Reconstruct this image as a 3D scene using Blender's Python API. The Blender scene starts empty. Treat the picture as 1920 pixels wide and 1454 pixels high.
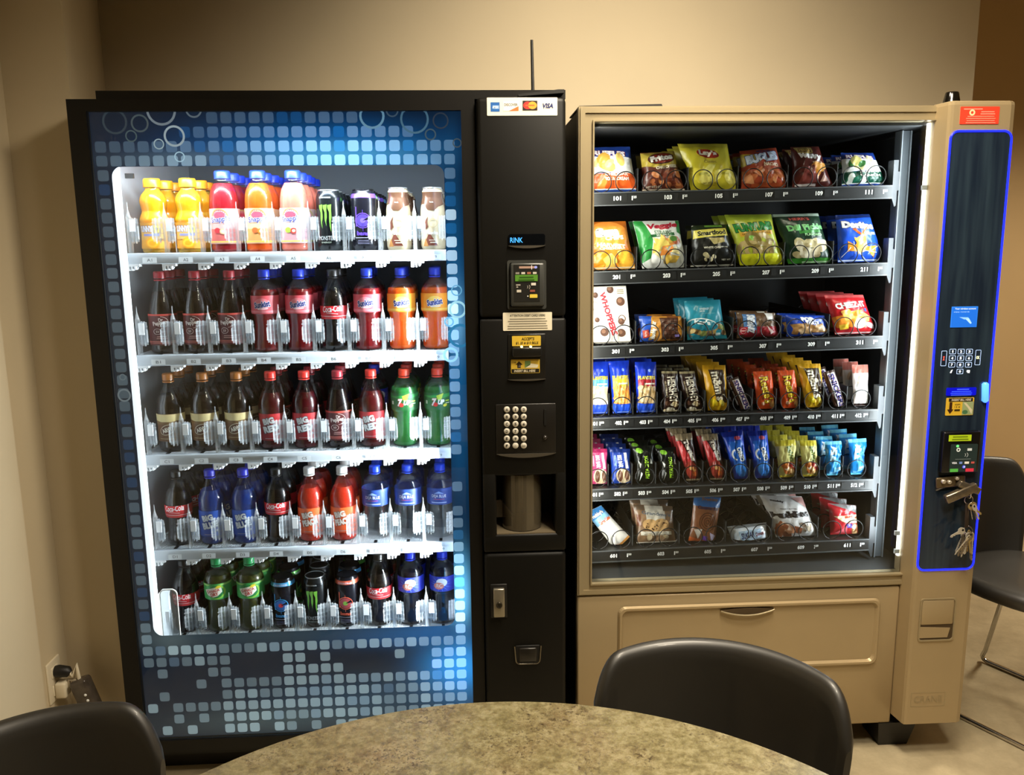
import bpy, bmesh, math, random
import numpy as np
from mathutils import Matrix, Vector
from mathutils.geometry import tessellate_polygon
R0 = random.Random(7)
sc = bpy.context.scene
COL = sc.collection
pi = math.pi
# ---------------------------------------------------------------- camera
FPX, CX, CY, CAMD, CAMH = 1560.0, 960.0, 727.0, 2.14, 1.47
_dn = np.array([100, 8850, FPX]); _dn = _dn / np.linalg.norm(_dn)
_X = np.array([29600, -609.5, FPX]); _X = _X - _dn * _X.dot(_dn); _X = _X / np.linalg.norm(_X)
_Y = np.cross(_X, _dn)
if _Y[2] < 0: _Y = -_Y
RM = np.stack([_X, _Y, -_dn])
def ray(u, v): return RM @ np.array([(u - CX) / FPX, (v - CY) / FPX, 1.0])
def P(u, v, Y):
    r = ray(u, v); t = (Y + CAMD) / r[1]
    return (r[0] * t, Y, CAMH + r[2] * t)
def PX(u, v, Y): return P(u, v, Y)[0]
def PZ(u, v, Y): return P(u, v, Y)[2]
cd = bpy.data.cameras.new('camera'); cam = bpy.data.objects.new('camera', cd); COL.objects.link(cam)
cd.sensor_width = 36; cd.lens = FPX / 1920 * 36; cd.clip_start = 0.05
M = Matrix.Identity(4)
for i in range(3):
    M[i][0] = RM[i, 0]; M[i][1] = -RM[i, 1]; M[i][2] = -RM[i, 2]
M.translation = (0, -CAMD, CAMH); cam.matrix_world = M; sc.camera = cam
# ---------------------------------------------------------------- world, lights, exposure
sc.view_settings.view_transform = 'Standard'; sc.view_settings.look = 'None'
sc.view_settings.gamma = 1; sc.view_settings.exposure = 0.0; sc.view_settings.use_curve_mapping = False
sc.cycles.use_denoising = True
sc.cycles.transparent_max_bounces = 32
sc.cycles.sample_clamp_indirect = 4
w = bpy.data.worlds.new('world'); sc.world = w; w.use_nodes = True
w.node_tree.nodes['Background'].inputs[0].default_value = (1.0, .8, .55, 1); w.node_tree.nodes['Background'].inputs[1].default_value = 0.02
WARM = (1.0, .87, .675)
def light(name, kind, loc, aim, power, color, **kw):
    d = bpy.data.lights.new(name, kind); o = bpy.data.objects.new(name, d); COL.objects.link(o)
    d.energy = power; d.color = color
    for k, v in kw.items(): setattr(d, k, v)
    o.location = loc
    o.rotation_euler = (Vector(aim) - Vector(loc)).to_track_quat('-Z', 'Y').to_euler()
    return o
light('wall_washer', 'SPOT', (.47, -.38, 2.66), (.55, .9, 1.3), 126, WARM, spot_size=2.0, spot_blend=1.0, shadow_soft_size=.12)
light('ceiling_downlight', 'SPOT', (.75, -.85, 2.68), (.6, -.45, 0), 190, WARM, spot_size=2.5, spot_blend=.5, shadow_soft_size=.3)
light('ceiling_downlight', 'SPOT', (.95, -1.6, 2.68), (.35, -1.5, 0), 105, WARM, spot_size=2.4, spot_blend=.7, shadow_soft_size=.15)
light('ceiling_downlight', 'SPOT', (2.75, .6, 2.68), (2.75, .9, 0), 150, WARM, spot_size=2.0, spot_blend=.7, shadow_soft_size=.15)
COOL = (.86, .93, 1.0)
# light tubes inside the two machines (covers built with the machines); the top fill is added
light('drink_tube_right', 'AREA', (-.028, .016, 1.04), (-.45, .2, 1.04), 62, COOL, shape='RECTANGLE', size=.012, size_y=1.2)
light('drink_tube_left', 'AREA', (-.876, .016, 1.04), (-.45, .2, 1.04), 30, COOL, shape='RECTANGLE', size=.012, size_y=1.2)
light('drink_tube_top', 'AREA', (-.45, .018, 1.69), (-.45, .14, 1.3), 9, COOL, shape='RECTANGLE', size=.75, size_y=.01)  # added unseen lamp to brighten the drinks; no tube sits there
light('snack_tube_right', 'AREA', (1.188, .032, 1.17), (.74, .2, 1.17), 6.5, COOL, shape='RECTANGLE', size=.02, size_y=1.15)
light('snack_tube_left', 'AREA', (.338, .034, 1.17), (.74, .2, 1.17), 4.2, (1, .97, .9), shape='RECTANGLE', size=.02, size_y=1.15)
# ---------------------------------------------------------------- colour and materials
def lin(c):
    if isinstance(c, str):
        c = c.lstrip('#'); c = tuple(int(c[i:i + 2], 16) / 255 for i in (0, 2, 4))
    return tuple(x / 12.92 if x <= .04045 else ((x + .055) / 1.055) ** 2.4 for x in c)
def rgba(c): return (*lin(c), 1.0)
MATS = {}
def newmat(name):
    m = bpy.data.materials.new(name); m.use_nodes = True
    nt = m.node_tree; return m, nt, nt.nodes['Principled BSDF'], nt.nodes['Material Output']
def mat(name, color='#808080', rough=.5, metal=0, var=.0, scale=30, bump=0, coat=0, spec=.5, emit=0, stretch=None):
    if name in MATS: return MATS[name]
    m, nt, b, out = newmat(name)
    b.inputs['Base Color'].default_value = rgba(color); b.inputs['Roughness'].default_value = rough; b.inputs['Metallic'].default_value = metal
    b.inputs['Coat Weight'].default_value = coat; b.inputs['Specular IOR Level'].default_value = spec
    if emit: b.inputs['Emission Color'].default_value = rgba(color); b.inputs['Emission Strength'].default_value = emit
    if var or bump:
        tc = nt.nodes.new('ShaderNodeTexCoord'); n = nt.nodes.new('ShaderNodeTexNoise'); n.inputs['Scale'].default_value = scale; n.inputs['Detail'].default_value = 4
        if stretch:
            mp = nt.nodes.new('ShaderNodeMapping'); mp.inputs['Scale'].default_value = stretch
            nt.links.new(tc.outputs['Object'], mp.inputs[0]); nt.links.new(mp.outputs[0], n.inputs['Vector'])
        else: nt.links.new(tc.outputs['Object'], n.inputs['Vector'])
        if var:
            r = nt.nodes.new('ShaderNodeValToRGB'); c = lin(color)
            r.color_ramp.elements[0].position = .3; r.color_ramp.elements[1].position = .7
            r.color_ramp.elements[0].color = (*[x * (1 - var) for x in c], 1); r.color_ramp.elements[1].color = (*[min(1, x * (1 + var)) for x in c], 1)
            nt.links.new(n.outputs['Fac'], r.inputs[0]); nt.links.new(r.outputs[0], b.inputs['Base Color'])
        if bump:
            bp = nt.nodes.new('ShaderNodeBump'); bp.inputs['Strength'].default_value = bump; bp.inputs['Distance'].default_value = .002
            nt.links.new(n.outputs['Fac'], bp.inputs['Height']); nt.links.new(bp.outputs[0], b.inputs['Normal'])
    MATS[name] = m; return m
def colmat(name, rough=.4, bump=0, scale=60, metal=0, emit=0, coat=0, spec=.5):
    """colours come from the mesh's printed artwork (colour attribute Col)"""
    if name in MATS: return MATS[name]
    m, nt, b, out = newmat(name)
    a = nt.nodes.new('ShaderNodeAttribute'); a.attribute_name = 'Col'
    nt.links.new(a.outputs['Color'], b.inputs['Base Color'])
    b.inputs['Roughness'].default_value = rough; b.inputs['Metallic'].default_value = metal; b.inputs['Coat Weight'].default_value = coat; b.inputs['Specular IOR Level'].default_value = spec
    if emit: nt.links.new(a.outputs['Color'], b.inputs['Emission Color']); b.inputs['Emission Strength'].default_value = emit
    if bump:
        tc = nt.nodes.new('ShaderNodeTexCoord'); n = nt.nodes.new('ShaderNodeTexNoise'); n.inputs['Scale'].default_value = scale
        nt.links.new(tc.outputs['Object'], n.inputs['Vector'])
        bp = nt.nodes.new('ShaderNodeBump'); bp.inputs['Strength'].default_value = bump; bp.inputs['Distance'].default_value = .004
        nt.links.new(n.outputs['Fac'], bp.inputs['Height']); nt.links.new(bp.outputs[0], b.inputs['Normal'])
    MATS[name] = m; return m
def clear(name, tint='#ffffff', gloss=.06, ior=1.45, rough=.02, haze=0, hazecol='#ffffff', cap=1):
    """thin clear plastic or glass: see-through, with reflections that grow at grazing angles"""
    if name in MATS: return MATS[name]
    m, nt, b, out = newmat(name); nt.nodes.remove(b)
    t = nt.nodes.new('ShaderNodeBsdfTransparent'); t.inputs[0].default_value = rgba(tint)
    g = nt.nodes.new('ShaderNodeBsdfGlossy'); g.inputs['Roughness'].default_value = rough
    f = nt.nodes.new('ShaderNodeFresnel'); f.inputs[0].default_value = ior
    mul = nt.nodes.new('ShaderNodeMath'); mul.operation = 'MULTIPLY'; mul.inputs[1].default_value = gloss / .034
    mul.use_clamp = True
    nt.links.new(f.outputs[0], mul.inputs[0])
    if cap < 1:
        mn = nt.nodes.new('ShaderNodeMath'); mn.operation = 'MINIMUM'; mn.inputs[1].default_value = cap; nt.links.new(mul.outputs[0], mn.inputs[0]); mul = mn
    mx = nt.nodes.new('ShaderNodeMixShader'); nt.links.new(mul.outputs[0], mx.inputs[0]); nt.links.new(g.outputs[0], mx.inputs[2])
    if haze:
        d = nt.nodes.new('ShaderNodeBsdfDiffuse'); d.inputs[0].default_value = rgba(hazecol)
        m2 = nt.nodes.new('ShaderNodeMixShader'); m2.inputs[0].default_value = haze
        nt.links.new(t.outputs[0], m2.inputs[1]); nt.links.new(d.outputs[0], m2.inputs[2]); nt.links.new(m2.outputs[0], mx.inputs[1])
    else: nt.links.new(t.outputs[0], mx.inputs[1])
    nt.links.new(mx.outputs[0], out.inputs[0]); MATS[name] = m; return m
def juice(name, color, glow=.5, rough=.25):
    """a cloudy or dark drink: diffuse with light soaking through"""
    if name in MATS: return MATS[name]
    m, nt, b, out = newmat(name)
    b.inputs['Base Color'].default_value = rgba(color); b.inputs['Roughness'].default_value = rough
    if glow >= .3:
        b.inputs['Subsurface Weight'].default_value = .9; b.inputs['Subsurface Radius'].default_value = (1, .6, .4); b.inputs['Subsurface Scale'].default_value = .03
        MATS[name] = m; return m
    t = nt.nodes.new('ShaderNodeBsdfTranslucent'); t.inputs[0].default_value = rgba(color)
    mx = nt.nodes.new('ShaderNodeMixShader'); mx.inputs[0].default_value = glow
    nt.links.new(b.outputs[0], mx.inputs[1]); nt.links.new(t.outputs[0], mx.inputs[2]); nt.links.new(mx.outputs[0], out.inputs[0])
    MATS[name] = m; return m
# ---------------------------------------------------------------- mesh building
class MB:
    def __init__(s): s.v = []; s.f = []; s.c = []; s.m = []; s.sm = []
    def face(s, pts, col=None, mi=0, sm=False):
        k = len(s.v); s.v += [tuple(p) for p in pts]; s.f.append(tuple(range(k, k + len(pts)))); s.c.append(col); s.m.append(mi); s.sm.append(sm)
    def add(s, verts, faces, col=None, mi=0, sm=False):
        k = len(s.v); s.v += [tuple(p) for p in verts]
        for f in faces: s.f.append(tuple(i + k for i in f)); s.c.append(col); s.m.append(mi); s.sm.append(sm)
        return s
    def box(s, x0, x1, y0, y1, z0, z1, col=None, mi=0, T=None):
        v = [(x, y, z) for z in (z0, z1) for y in (y0, y1) for x in (x0, x1)]
        if T: v = [T(p) for p in v]
        return s.add(v, [(0, 2, 3, 1), (4, 5, 7, 6), (0, 1, 5, 4), (2, 6, 7, 3), (0, 4, 6, 2), (1, 3, 7, 5)], col, mi)
    def rbox(s, x0, x1, y0, y1, z0, z1, r=.005, seg=2, col=None, mi=0, T=None, sm=True):
        bm = bmesh.new(); bmesh.ops.create_cube(bm, size=1)
        for v in bm.verts: v.co = Vector(((x0 + x1) / 2 + v.co.x * (x1 - x0), (y0 + y1) / 2 + v.co.y * (y1 - y0), (z0 + z1) / 2 + v.co.z * (z1 - z0)))
        r = min(r, .49 * min(x1 - x0, y1 - y0, z1 - z0))
        bmesh.ops.bevel(bm, geom=bm.edges[:], offset=r, segments=seg, affect='EDGES', profile=.5)
        bm.verts.index_update()
        v = [tuple(q.co) for q in bm.verts]
        if T: v = [T(p) for p in v]
        s.add(v, [tuple(q.index for q in f.verts) for f in bm.faces], col, mi, sm); bm.free(); return s
    def lathe(s, prof, seg=24, c=(0, 0, 0), col=None, mi=0, caps=True, a0=0, a1=2 * pi, sm=True, rf=None):
        full = abs(a1 - a0 - 2 * pi) < 1e-6; n = seg if full else seg + 1
        v = []
        for r, z in prof:
            for k in range(n):
                a = a0 + (a1 - a0) * k / seg; rr = r * (rf(a, z) if rf else 1)
                v.append((c[0] + rr * math.sin(a), c[1] - rr * math.cos(a), c[2] + z))
        f = []
        for i in range(len(prof) - 1):
            for k in range(seg):
                k2 = (k + 1) % n
                f.append((i * n + k, i * n + k2, (i + 1) * n + k2, (i + 1) * n + k))
        s.add(v, f, col, mi, sm)
        if caps and full:
            for i, rev in ((0, True), (len(prof) - 1, False)):
                if prof[i][0] > 1e-5:
                    ring = v[i * n:(i + 1) * n]; s.face(ring[::-1] if rev else ring, col, mi)
        return s
    def tube(s, path, r, seg=8, col=None, mi=0, closed=False, caps=True):
        p = [Vector(q) for q in path]; n = len(p); v = []
        t0 = None; up = Vector((0, 0, 1))
        for i in range(n):
            a = p[(i - 1) % n] if (closed or i > 0) else p[0]; b = p[(i + 1) % n] if (closed or i < n - 1) else p[-1]
            t = (b - a).normalized()
            if i == 0:
                nx = t.cross(up if abs(t.z) < .9 else Vector((1, 0, 0))).normalized()
            else:
                nx = (nx - t * nx.dot(t))
                nx = nx.normalized() if nx.length > 1e-6 else t.orthogonal().normalized()
            ny = t.cross(nx); rr = r[i] if isinstance(r, (list, tuple)) else r
            for k in range(seg):
                a_ = 2 * pi * k / seg; v.append(tuple(p[i] + (nx * math.cos(a_) + ny * math.sin(a_)) * rr))
        f = []
        for i in range(n if closed else n - 1):
            j = (i + 1) % n
            for k in range(seg): f.append((i * seg + k, i * seg + (k + 1) % seg, j * seg + (k + 1) % seg, j * seg + k))
        s.add(v, f, col, mi, True)
        if caps and not closed: s.face(v[:seg][::-1], col, mi); s.face(v[-seg:], col, mi)
        return s
    def prism(s, pts, f0, f1, col=None, mi=0, side=None, smooth=False):
        """pts: 2-D outline; f0 / f1 map a 2-D point to the near and the far 3-D face"""
        n = len(pts); a = [f0(p) for p in pts]; b = [f1(p) for p in pts]
        tri = tessellate_polygon([[Vector((p[0], p[1], 0)) for p in pts]])
        s.add(a, [tuple(t) for t in tri], col, mi); s.add(b, [tuple(t)[::-1] for t in tri], col, mi)
        s.add(a + b, [(i, (i + 1) % n, n + (i + 1) % n, n + i) for i in range(n)], side or col, mi, smooth); return s
    def ringprism(s, outer, inner, f0, f1, col=None, mi=0):
        """frame between two outlines with equal point counts"""
        n = len(outer); o0 = [f0(p) for p in outer]; o1 = [f1(p) for p in outer]; i0 = [f0(p) for p in inner]; i1 = [f1(p) for p in inner]
        v = o0 + i0 + o1 + i1; f = []
        for k in range(n):
            j = (k + 1) % n
            f += [(k, j, n + j, n + k), (2 * n + k, 3 * n + k, 3 * n + j, 2 * n + j), (k, 2 * n + k, 2 * n + j, j), (n + k, n + j, 3 * n + j, 3 * n + k)]
        return s.add(v, f, col, mi)
    def build(s, name, mats, parent=None, loc=None, recalc=True):
        me = bpy.data.meshes.new(name)
        me.from_pydata(s.v, [], s.f); 
        mats = mats if isinstance(mats, (list, tuple)) else [mats]
        for m in mats: me.materials.append(m)
        me.polygons.foreach_set('material_index', s.m); me.polygons.foreach_set('use_smooth', s.sm)
        if any(c is not None for c in s.c):
            at = me.color_attributes.new('Col', 'FLOAT_COLOR', 'CORNER'); arr = []
            for f, c in zip(s.f, s.c):
                if c is None: c = (.5, .5, .5, 1)
                if isinstance(c, list):
                    for q in c: arr += q
                else: arr += list(c) * len(f)
            at.data.foreach_set('color', arr)
        if recalc:
            bm = bmesh.new(); bm.from_mesh(me); bmesh.ops.recalc_face_normals(bm, faces=bm.faces[:]); bm.to_mesh(me); bm.free()
        me.update()
        o = bpy.data.objects.new(name, me); COL.objects.link(o)
        if parent is not None:
            o.parent = parent
            if loc is None and parent.get('world_built'): loc = tuple(-x for x in parent.location)
        if loc is not None: o.location = loc
        return o
def tag(o, label=None, cat=None, group=None, kind=None):
    for k, v in (('label', label), ('category', cat), ('group', group), ('kind', kind)):
        if v: o[k] = v
    return o
def empty(name, loc, label, cat, group=None, world=False, rz=0):
    o = bpy.data.objects.new(name, None); COL.objects.link(o); o.location = loc; o.rotation_euler = (0, 0, rz); o.empty_display_size = .05
    if world: o['world_built'] = 1      # its parts are modelled in room coordinates
    return tag(o, label, cat, group)
def kids(o): return [c for c in COL.objects if c.parent == o]
TREE = {}
def remember(o):
    ch = kids(o); TREE[o.name] = [(c, [(g, []) for g in kids(c)]) for c in ch]; return o
def copy_tree(o, tree=None, parent=None):
    c = o.copy(); COL.objects.link(c)
    if parent is not None: c.parent = parent
    for ch, sub in (TREE[o.name] if tree is None else tree): copy_tree(ch, sub, c)
    return c
def rrect(x, y, w, h, r, n=4):
    r = min(r, w / 2 - 1e-5, h / 2 - 1e-5); out = []
    for cx, cy, a in ((x + w / 2 - r, y + h / 2 - r, 0), (x - w / 2 + r, y + h / 2 - r, pi / 2), (x - w / 2 + r, y - h / 2 + r, pi), (x + w / 2 - r, y - h / 2 + r, 1.5 * pi)):
        for k in range(n + 1): out.append((cx + r * math.cos(a + pi / 2 * k / n), cy + r * math.sin(a + pi / 2 * k / n)))
    return out
# ---------------------------------------------------------------- printed artwork (2-D shapes laid on a surface)
_TX = {}
def textshape(s, bold=0, shear=0, res=2):
    k = (s, bold, shear)
    if k in _TX: return _TX[k]
    cu = bpy.data.curves.new('lettering', 'FONT'); cu.body = s; cu.offset = bold; cu.shear = shear; cu.resolution_u = res; cu.align_x = 'LEFT'; cu.space_line = .95
    o = bpy.data.objects.new('lettering', cu); me = bpy.data.meshes.new_from_object(o)
    v = [(q.co.x, q.co.y) for q in me.vertices]; f = [tuple(p.vertices) for p in me.polygons]
    bpy.data.objects.remove(o); bpy.data.curves.remove(cu); bpy.data.meshes.remove(me)
    xs = [q[0] for q in v] or [0, 1]; ys = [q[1] for q in v] or [0, 1]
    _TX[k] = (v, f, (min(xs), min(ys), max(xs) - min(xs) or 1, max(ys) - min(ys) or 1)); return _TX[k]
class Art:
    def __init__(s): s.items = []
    def Pg(s, pts, c):
        tri = tessellate_polygon([[Vector((p[0], p[1], 0)) for p in pts]])
        s.items.append((list(pts), [tuple(t) for t in tri], rgba(c))); return s
    def R(s, x, y, w, h, c, rot=0, rad=0):
        pts = rrect(0, 0, w, h, rad, 3) if rad else [(-w / 2, -h / 2), (w / 2, -h / 2), (w / 2, h / 2), (-w / 2, h / 2)]
        return s.Pg(s._rot(pts, x, y, rot), c)
    def _rot(s, pts, x, y, rot):
        a = math.radians(rot); ca, sa = math.cos(a), math.sin(a); return [(x + p[0] * ca - p[1] * sa, y + p[0] * sa + p[1] * ca) for p in pts]
    def E(s, x, y, rx, ry, c, rot=0, n=18):
        return s.Pg(s._rot([(rx * math.cos(2 * pi * k / n), ry * math.sin(2 * pi * k / n)) for k in range(n)], x, y, rot), c)
    def O(s, x, y, r, wd, c, n=24, ry=None, a0=0, a1=360):
        ry = ry or r; pts = []; fs = []
        for k in range(n + 1):
            a = math.radians(a0 + (a1 - a0) * k / n)
            pts += [(x + r * math.cos(a), y + ry * math.sin(a)), (x + (r - wd) * math.cos(a), y + (ry - wd) * math.sin(a))]
        for k in range(n): fs.append((2 * k, 2 * k + 2, 2 * k + 3, 2 * k + 1))
        s.items.append((pts, fs, rgba(c))); return s
    def T(s, t, x, y, wd, h, c, rot=0, shear=0, bold=.02, oc=None, ow=.05):
        """lettering fitted into a box of width wd and height h (h None: natural)"""
        mx, my, W, H = textshape(t, bold, shear)[2]; hh = h or wd * H / W
        for b, cc in ((min(.13, bold + ow), oc), (bold, c)):
            if cc is None: continue
            v, f, _ = textshape(t, b, shear)
            s.items.append((s._rot([(((q[0] - mx) / W - .5) * wd, ((q[1] - my) / H - .5) * hh) for q in v], x, y, rot), f, rgba(cc)))
        return s
    def chips(s, x, y, wd, h, n, cols, size, seed=1, kind='e'):
        r = random.Random(seed)
        for k in range(n):
            px, py = x + (r.random() - .5) * wd, y + (r.random() - .5) * h; a = r.random() * 360; z = size * (.7 + .6 * r.random()); c = cols[k % len(cols)]
            if kind == 'e': s.E(px, py, z, z * (.5 + .4 * r.random()), c, a, 10)
            elif kind == 't': s.Pg(s._rot([(-z, -z * .7), (z, -z * .7), (0, z)], px, py, a), c)
            elif kind == 's': s.R(px, py, z * 1.6, z * 1.6, c, a, z * .2)
            elif kind == 'o': s.O(px, py, z, z * .45, c, 12)
        return s
    def bars(s, x, y, wd, n, lh, c, seed=3):
        """lines of print too small to read"""
        r = random.Random(seed)
        for k in range(n):
            ww = wd * (.75 + .25 * r.random()); s.R(x, y - k * lh, ww, lh * .42, c)
        return s
    def emit(s, mb, fn, xs=(), ys=(), off=.0006, step=.00007, mi=0, clip=None, diag=None):
        if not s.items: return
        bm = bmesh.new(); cols = []
        for L, (pts, fs, c) in enumerate(s.items):
            vs = [bm.verts.new((p[0], p[1], L * .01)) for p in pts]; cols.append(c)
            for f in fs:
                try: q = bm.faces.new([vs[i] for i in f]); q.material_index = L % 32000
                except ValueError: pass
        for x in xs: bmesh.ops.bisect_plane(bm, geom=bm.verts[:] + bm.edges[:] + bm.faces[:], plane_co=(x, 0, 0), plane_no=(1, 0, 0), dist=1e-7)
        for y in ys: bmesh.ops.bisect_plane(bm, geom=bm.verts[:] + bm.edges[:] + bm.faces[:], plane_co=(0, y, 0), plane_no=(0, 1, 0), dist=1e-7)
        if diag:                                     # also cut along the diagonals of a grid with cells dx by dy
            dx, dy, k0, k1, x0 = diag
            for k in range(k0, k1 + 1): bmesh.ops.bisect_plane(bm, geom=bm.verts[:] + bm.edges[:] + bm.faces[:], plane_co=(x0 + k * dx, 0, 0), plane_no=(1 / dx, -1 / dy, 0), dist=1e-8)
        if clip:
            for co, no in (((clip[0], 0, 0), (-1, 0, 0)), ((clip[1], 0, 0), (1, 0, 0)), ((0, clip[2], 0), (0, -1, 0)), ((0, clip[3], 0), (0, 1, 0))):
                bmesh.ops.bisect_plane(bm, geom=bm.verts[:] + bm.edges[:] + bm.faces[:], plane_co=co, plane_no=no, clear_outer=True, dist=1e-7)
        bm.verts.index_update(); k = len(mb.v)
        for v in bm.verts:
            L = round(v.co.z / .01); mb.v.append(tuple(fn(v.co.x, v.co.y, off + L * step)))
        for f in bm.faces:
            mb.f.append(tuple(v.index + k for v in f.verts)); mb.c.append(cols[f.material_index]); mb.m.append(mi); mb.sm.append(True)
        bm.free()
def onplane(x0, z0, Y): return lambda x, y, o: (x0 + x, Y - o, z0 + y)
def plate(mb, x0, x1, z0, z1, Y, th, col, rad=.0, mi=0):
    pts = rrect((x0 + x1) / 2, (z0 + z1) / 2, x1 - x0, z1 - z0, rad) if rad else [(x0, z0), (x1, z0), (x1, z1), (x0, z1)]
    mb.prism(pts, lambda p: (p[0], Y - th, p[1]), lambda p: (p[0], Y, p[1]), rgba(col) if col else None, mi); return mb
PRINT = colmat('printed_label', .45)
FILM = colmat('printed_film', .3, bump=.35, scale=45)
CARD = colmat('printed_card', .6)
BLACK = mat('black_paint', '#0e0c09', .45, var=.15, scale=8, spec=.3)
DARK = mat('black_plastic', '#0d0c0b', .5, var=.1)
CHROME = mat('chrome', '#c9c5bd', .18, metal=1, var=.05)
STEEL = mat('brushed_steel', '#9d9a92', .35, metal=1, var=.1, scale=60, stretch=(1, 1, 20))
WHITEP = mat('white_plastic', '#e8ebee', .4, var=.03)
GREYP = mat('grey_metal', '#7f8589', .45, metal=.3, var=.06)
GLASS = clear('pane_glass', '#f4f7f6', .028, 1.45, .005)
ACRYL = clear('clear_acrylic', '#f7fafc', .05, 1.45, .12, haze=.16, hazecol='#ffffff', cap=.3)
# ================================================================ the room
WALLM = mat('wall_paint', '#cbbc9e', .75, var=.03, scale=3, bump=.08)
WALLM2 = mat('wall_paint_beige', '#c2a67a', .75, var=.03, scale=3, bump=.08)
def struct(name, mb, m): return tag(mb.build(name, m), kind='structure')
YB, XL, XQ, YP, XQB, XR = .90, -1.15, -.988, .115, -1.213, 1.838
fm, nt, b, out = newmat('floor_tile')
tc = nt.nodes.new('ShaderNodeTexCoord'); n1 = nt.nodes.new('ShaderNodeTexNoise'); n1.inputs['Scale'].default_value = 9; n1.inputs['Detail'].default_value = 8; n1.inputs['Roughness'].default_value = .7
rp = nt.nodes.new('ShaderNodeValToRGB'); rp.color_ramp.elements[0].position = .32; rp.color_ramp.elements[1].position = .68
rp.color_ramp.elements[0].color = rgba('#a89a7d'); rp.color_ramp.elements[1].color = rgba('#c9bb9b')
nt.links.new(tc.outputs['Object'], n1.inputs['Vector']); nt.links.new(n1.outputs['Fac'], rp.inputs[0]); nt.links.new(rp.outputs[0], b.inputs['Base Color']); b.inputs['Roughness'].default_value = .35
struct('floor', MB().box(-1.4, 3.7, -3.3, 2.1, -.05, 0), fm)
struct('ceiling', MB().box(-1.4, 3.7, -3.3, 2.1, 2.74, 2.8), mat('ceiling_tile', '#b8b09c', .9, var=.05, scale=20))
wl = MB(); wl.prism([(XL, -3.25), (XL, YP), (XL - .2, YP), (XL - .2, -3.25)], lambda p: (p[0], p[1], 0), lambda p: (p[0], p[1], 2.74)); struct('wall_left', wl, WALLM)
wp = MB(); wp.prism([(XL, YP), (XQ, YP), (XQB, YB), (XQB, 1.05), (XL - .2, 1.05), (XL - .2, YP)], lambda p: (p[0], p[1], 0), lambda p: (p[0], p[1], 2.74)); struct('wall_pillar', wp, WALLM)
struct('wall_back', MB().box(XQB, XR, YB, 1.05, 0, 2.74), WALLM)
struct('wall_far', MB().box(XQB, 3.6, 1.92, 2.05, 0, 2.74), WALLM2)
struct('wall_right', MB().box(3.55, 3.7, -3.25, 1.92, 0, 2.74), WALLM2)
struct('wall_front', MB().box(-1.35, 3.6, -3.3, -3.2, 0, 2.74), mat('wall_paint_dim', '#40392d', .8, var=.03, scale=3))
struct('baseboard_far', MB().rbox(1.85, 3.55, 1.905, 1.921, 0, .07, .004), mat('baseboard_vinyl', '#7c6242', .5))
struct('baseboard_left', MB().rbox(XL - .002, XL + .008, -3.2, YP, 0, .1, .003), mat('baseboard_vinyl'))
# ================================================================ drink machine
BX0, BX1, BZ1 = -.944, .254, 1.827
bm_root = empty('drink_vending_machine', (-.345, 0, 0), 'tall black glass-front drink vending machine with a blue tiled door graphic', 'vending machine', 'vending machines against the wall', world=True)
cab = MB()
cab.box(BX0, BX0 + .025, .03, .82, .06, 1.815).box(BX1 - .02, BX1, .03, .82, .06, 1.815).box(BX0 + .025, BX1 - .02, .03, .82, 1.78, 1.815).box(BX0 + .025, BX1 - .02, .03, .82, .06, .1).box(BX0 + .025, BX1 - .02, .79, .82, .1, 1.78)
for x in (BX0 + .06, BX1 - .12):
    for y in (.08, .7): cab.box(x, x + .06, y, y + .06, 0, .06)
cab.box(BX0 + .03, BX1 - .03, .07, .1, 0, .1)  # black box added to stand in for the shadow under the machine
cab.box(-.878, .255, .0, .5, BZ1 - .012, BZ1 + .009)       # cover plate on top
cab.build('cabinet', BLACK, bm_root)
# inner liner of the cold compartment
LIN = mat('cold_compartment_liner', '#c9ccd0', .5, var=.03)
ln = MB(); lx0, lx1, ly1, lz0, lz1 = -.898, -.012, .72, .36, 1.75
ln.box(lx0 - .01, lx0, .035, ly1, lz0, lz1).box(lx1, lx1 + .01, .035, ly1, lz0, lz1).box(lx0, lx1, ly1, ly1 + .01, lz0, lz1, mi=1).box(lx0, lx1, .035, ly1, lz1, lz1 + .01).box(lx0, lx1, .035, ly1, lz0 - .01, lz0)
ln.build('inner_liner', [LIN, mat('liner_back', '#6e7378', .6)], bm_root)
# door frame
fr = MB(); DX1 = .03
fr.ringprism([(BX0, .095), (DX1, .095), (DX1, BZ1 - .012), (BX0, BZ1 - .012)], [(-.9, .13), (-.004, .13), (-.004, 1.787), (-.9, 1.787)], lambda p: (p[0], -.012, p[1]), lambda p: (p[0], .034, p[1]))
fr.box(-.9, -.004, -.004, .03, .1, .131)
fr.build('door_frame', BLACK, bm_root)
# printed, back-lit door graphic with a rounded window in it
WX0, WX1, WZ0, WZ1 = -.859, -.049, .431, 1.659
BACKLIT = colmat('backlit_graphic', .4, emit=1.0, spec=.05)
_bl = [  # print colours with the uneven backlight painted in as patches: centre x, z, spread x, z, colour, strength
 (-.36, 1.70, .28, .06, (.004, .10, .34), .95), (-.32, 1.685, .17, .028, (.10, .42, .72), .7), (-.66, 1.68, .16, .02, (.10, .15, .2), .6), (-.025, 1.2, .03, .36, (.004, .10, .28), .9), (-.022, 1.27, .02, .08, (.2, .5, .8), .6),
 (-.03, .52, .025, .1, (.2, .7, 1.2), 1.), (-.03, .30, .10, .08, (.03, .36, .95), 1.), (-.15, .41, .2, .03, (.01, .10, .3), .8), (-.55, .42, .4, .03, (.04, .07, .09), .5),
 (-.25, .22, .3, .07, (.02, .06, .11), .6), (-.55, .17, .25, .04, (.06, .09, .10), .6), (-.88, .55, .03, .25, (.012, .02, .03), .5), (-.88, 1.1, .03, .25, (.010, .016, .022), .5), (-.82, .42, .06, .04, (.10, .13, .14), .6)]
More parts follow.
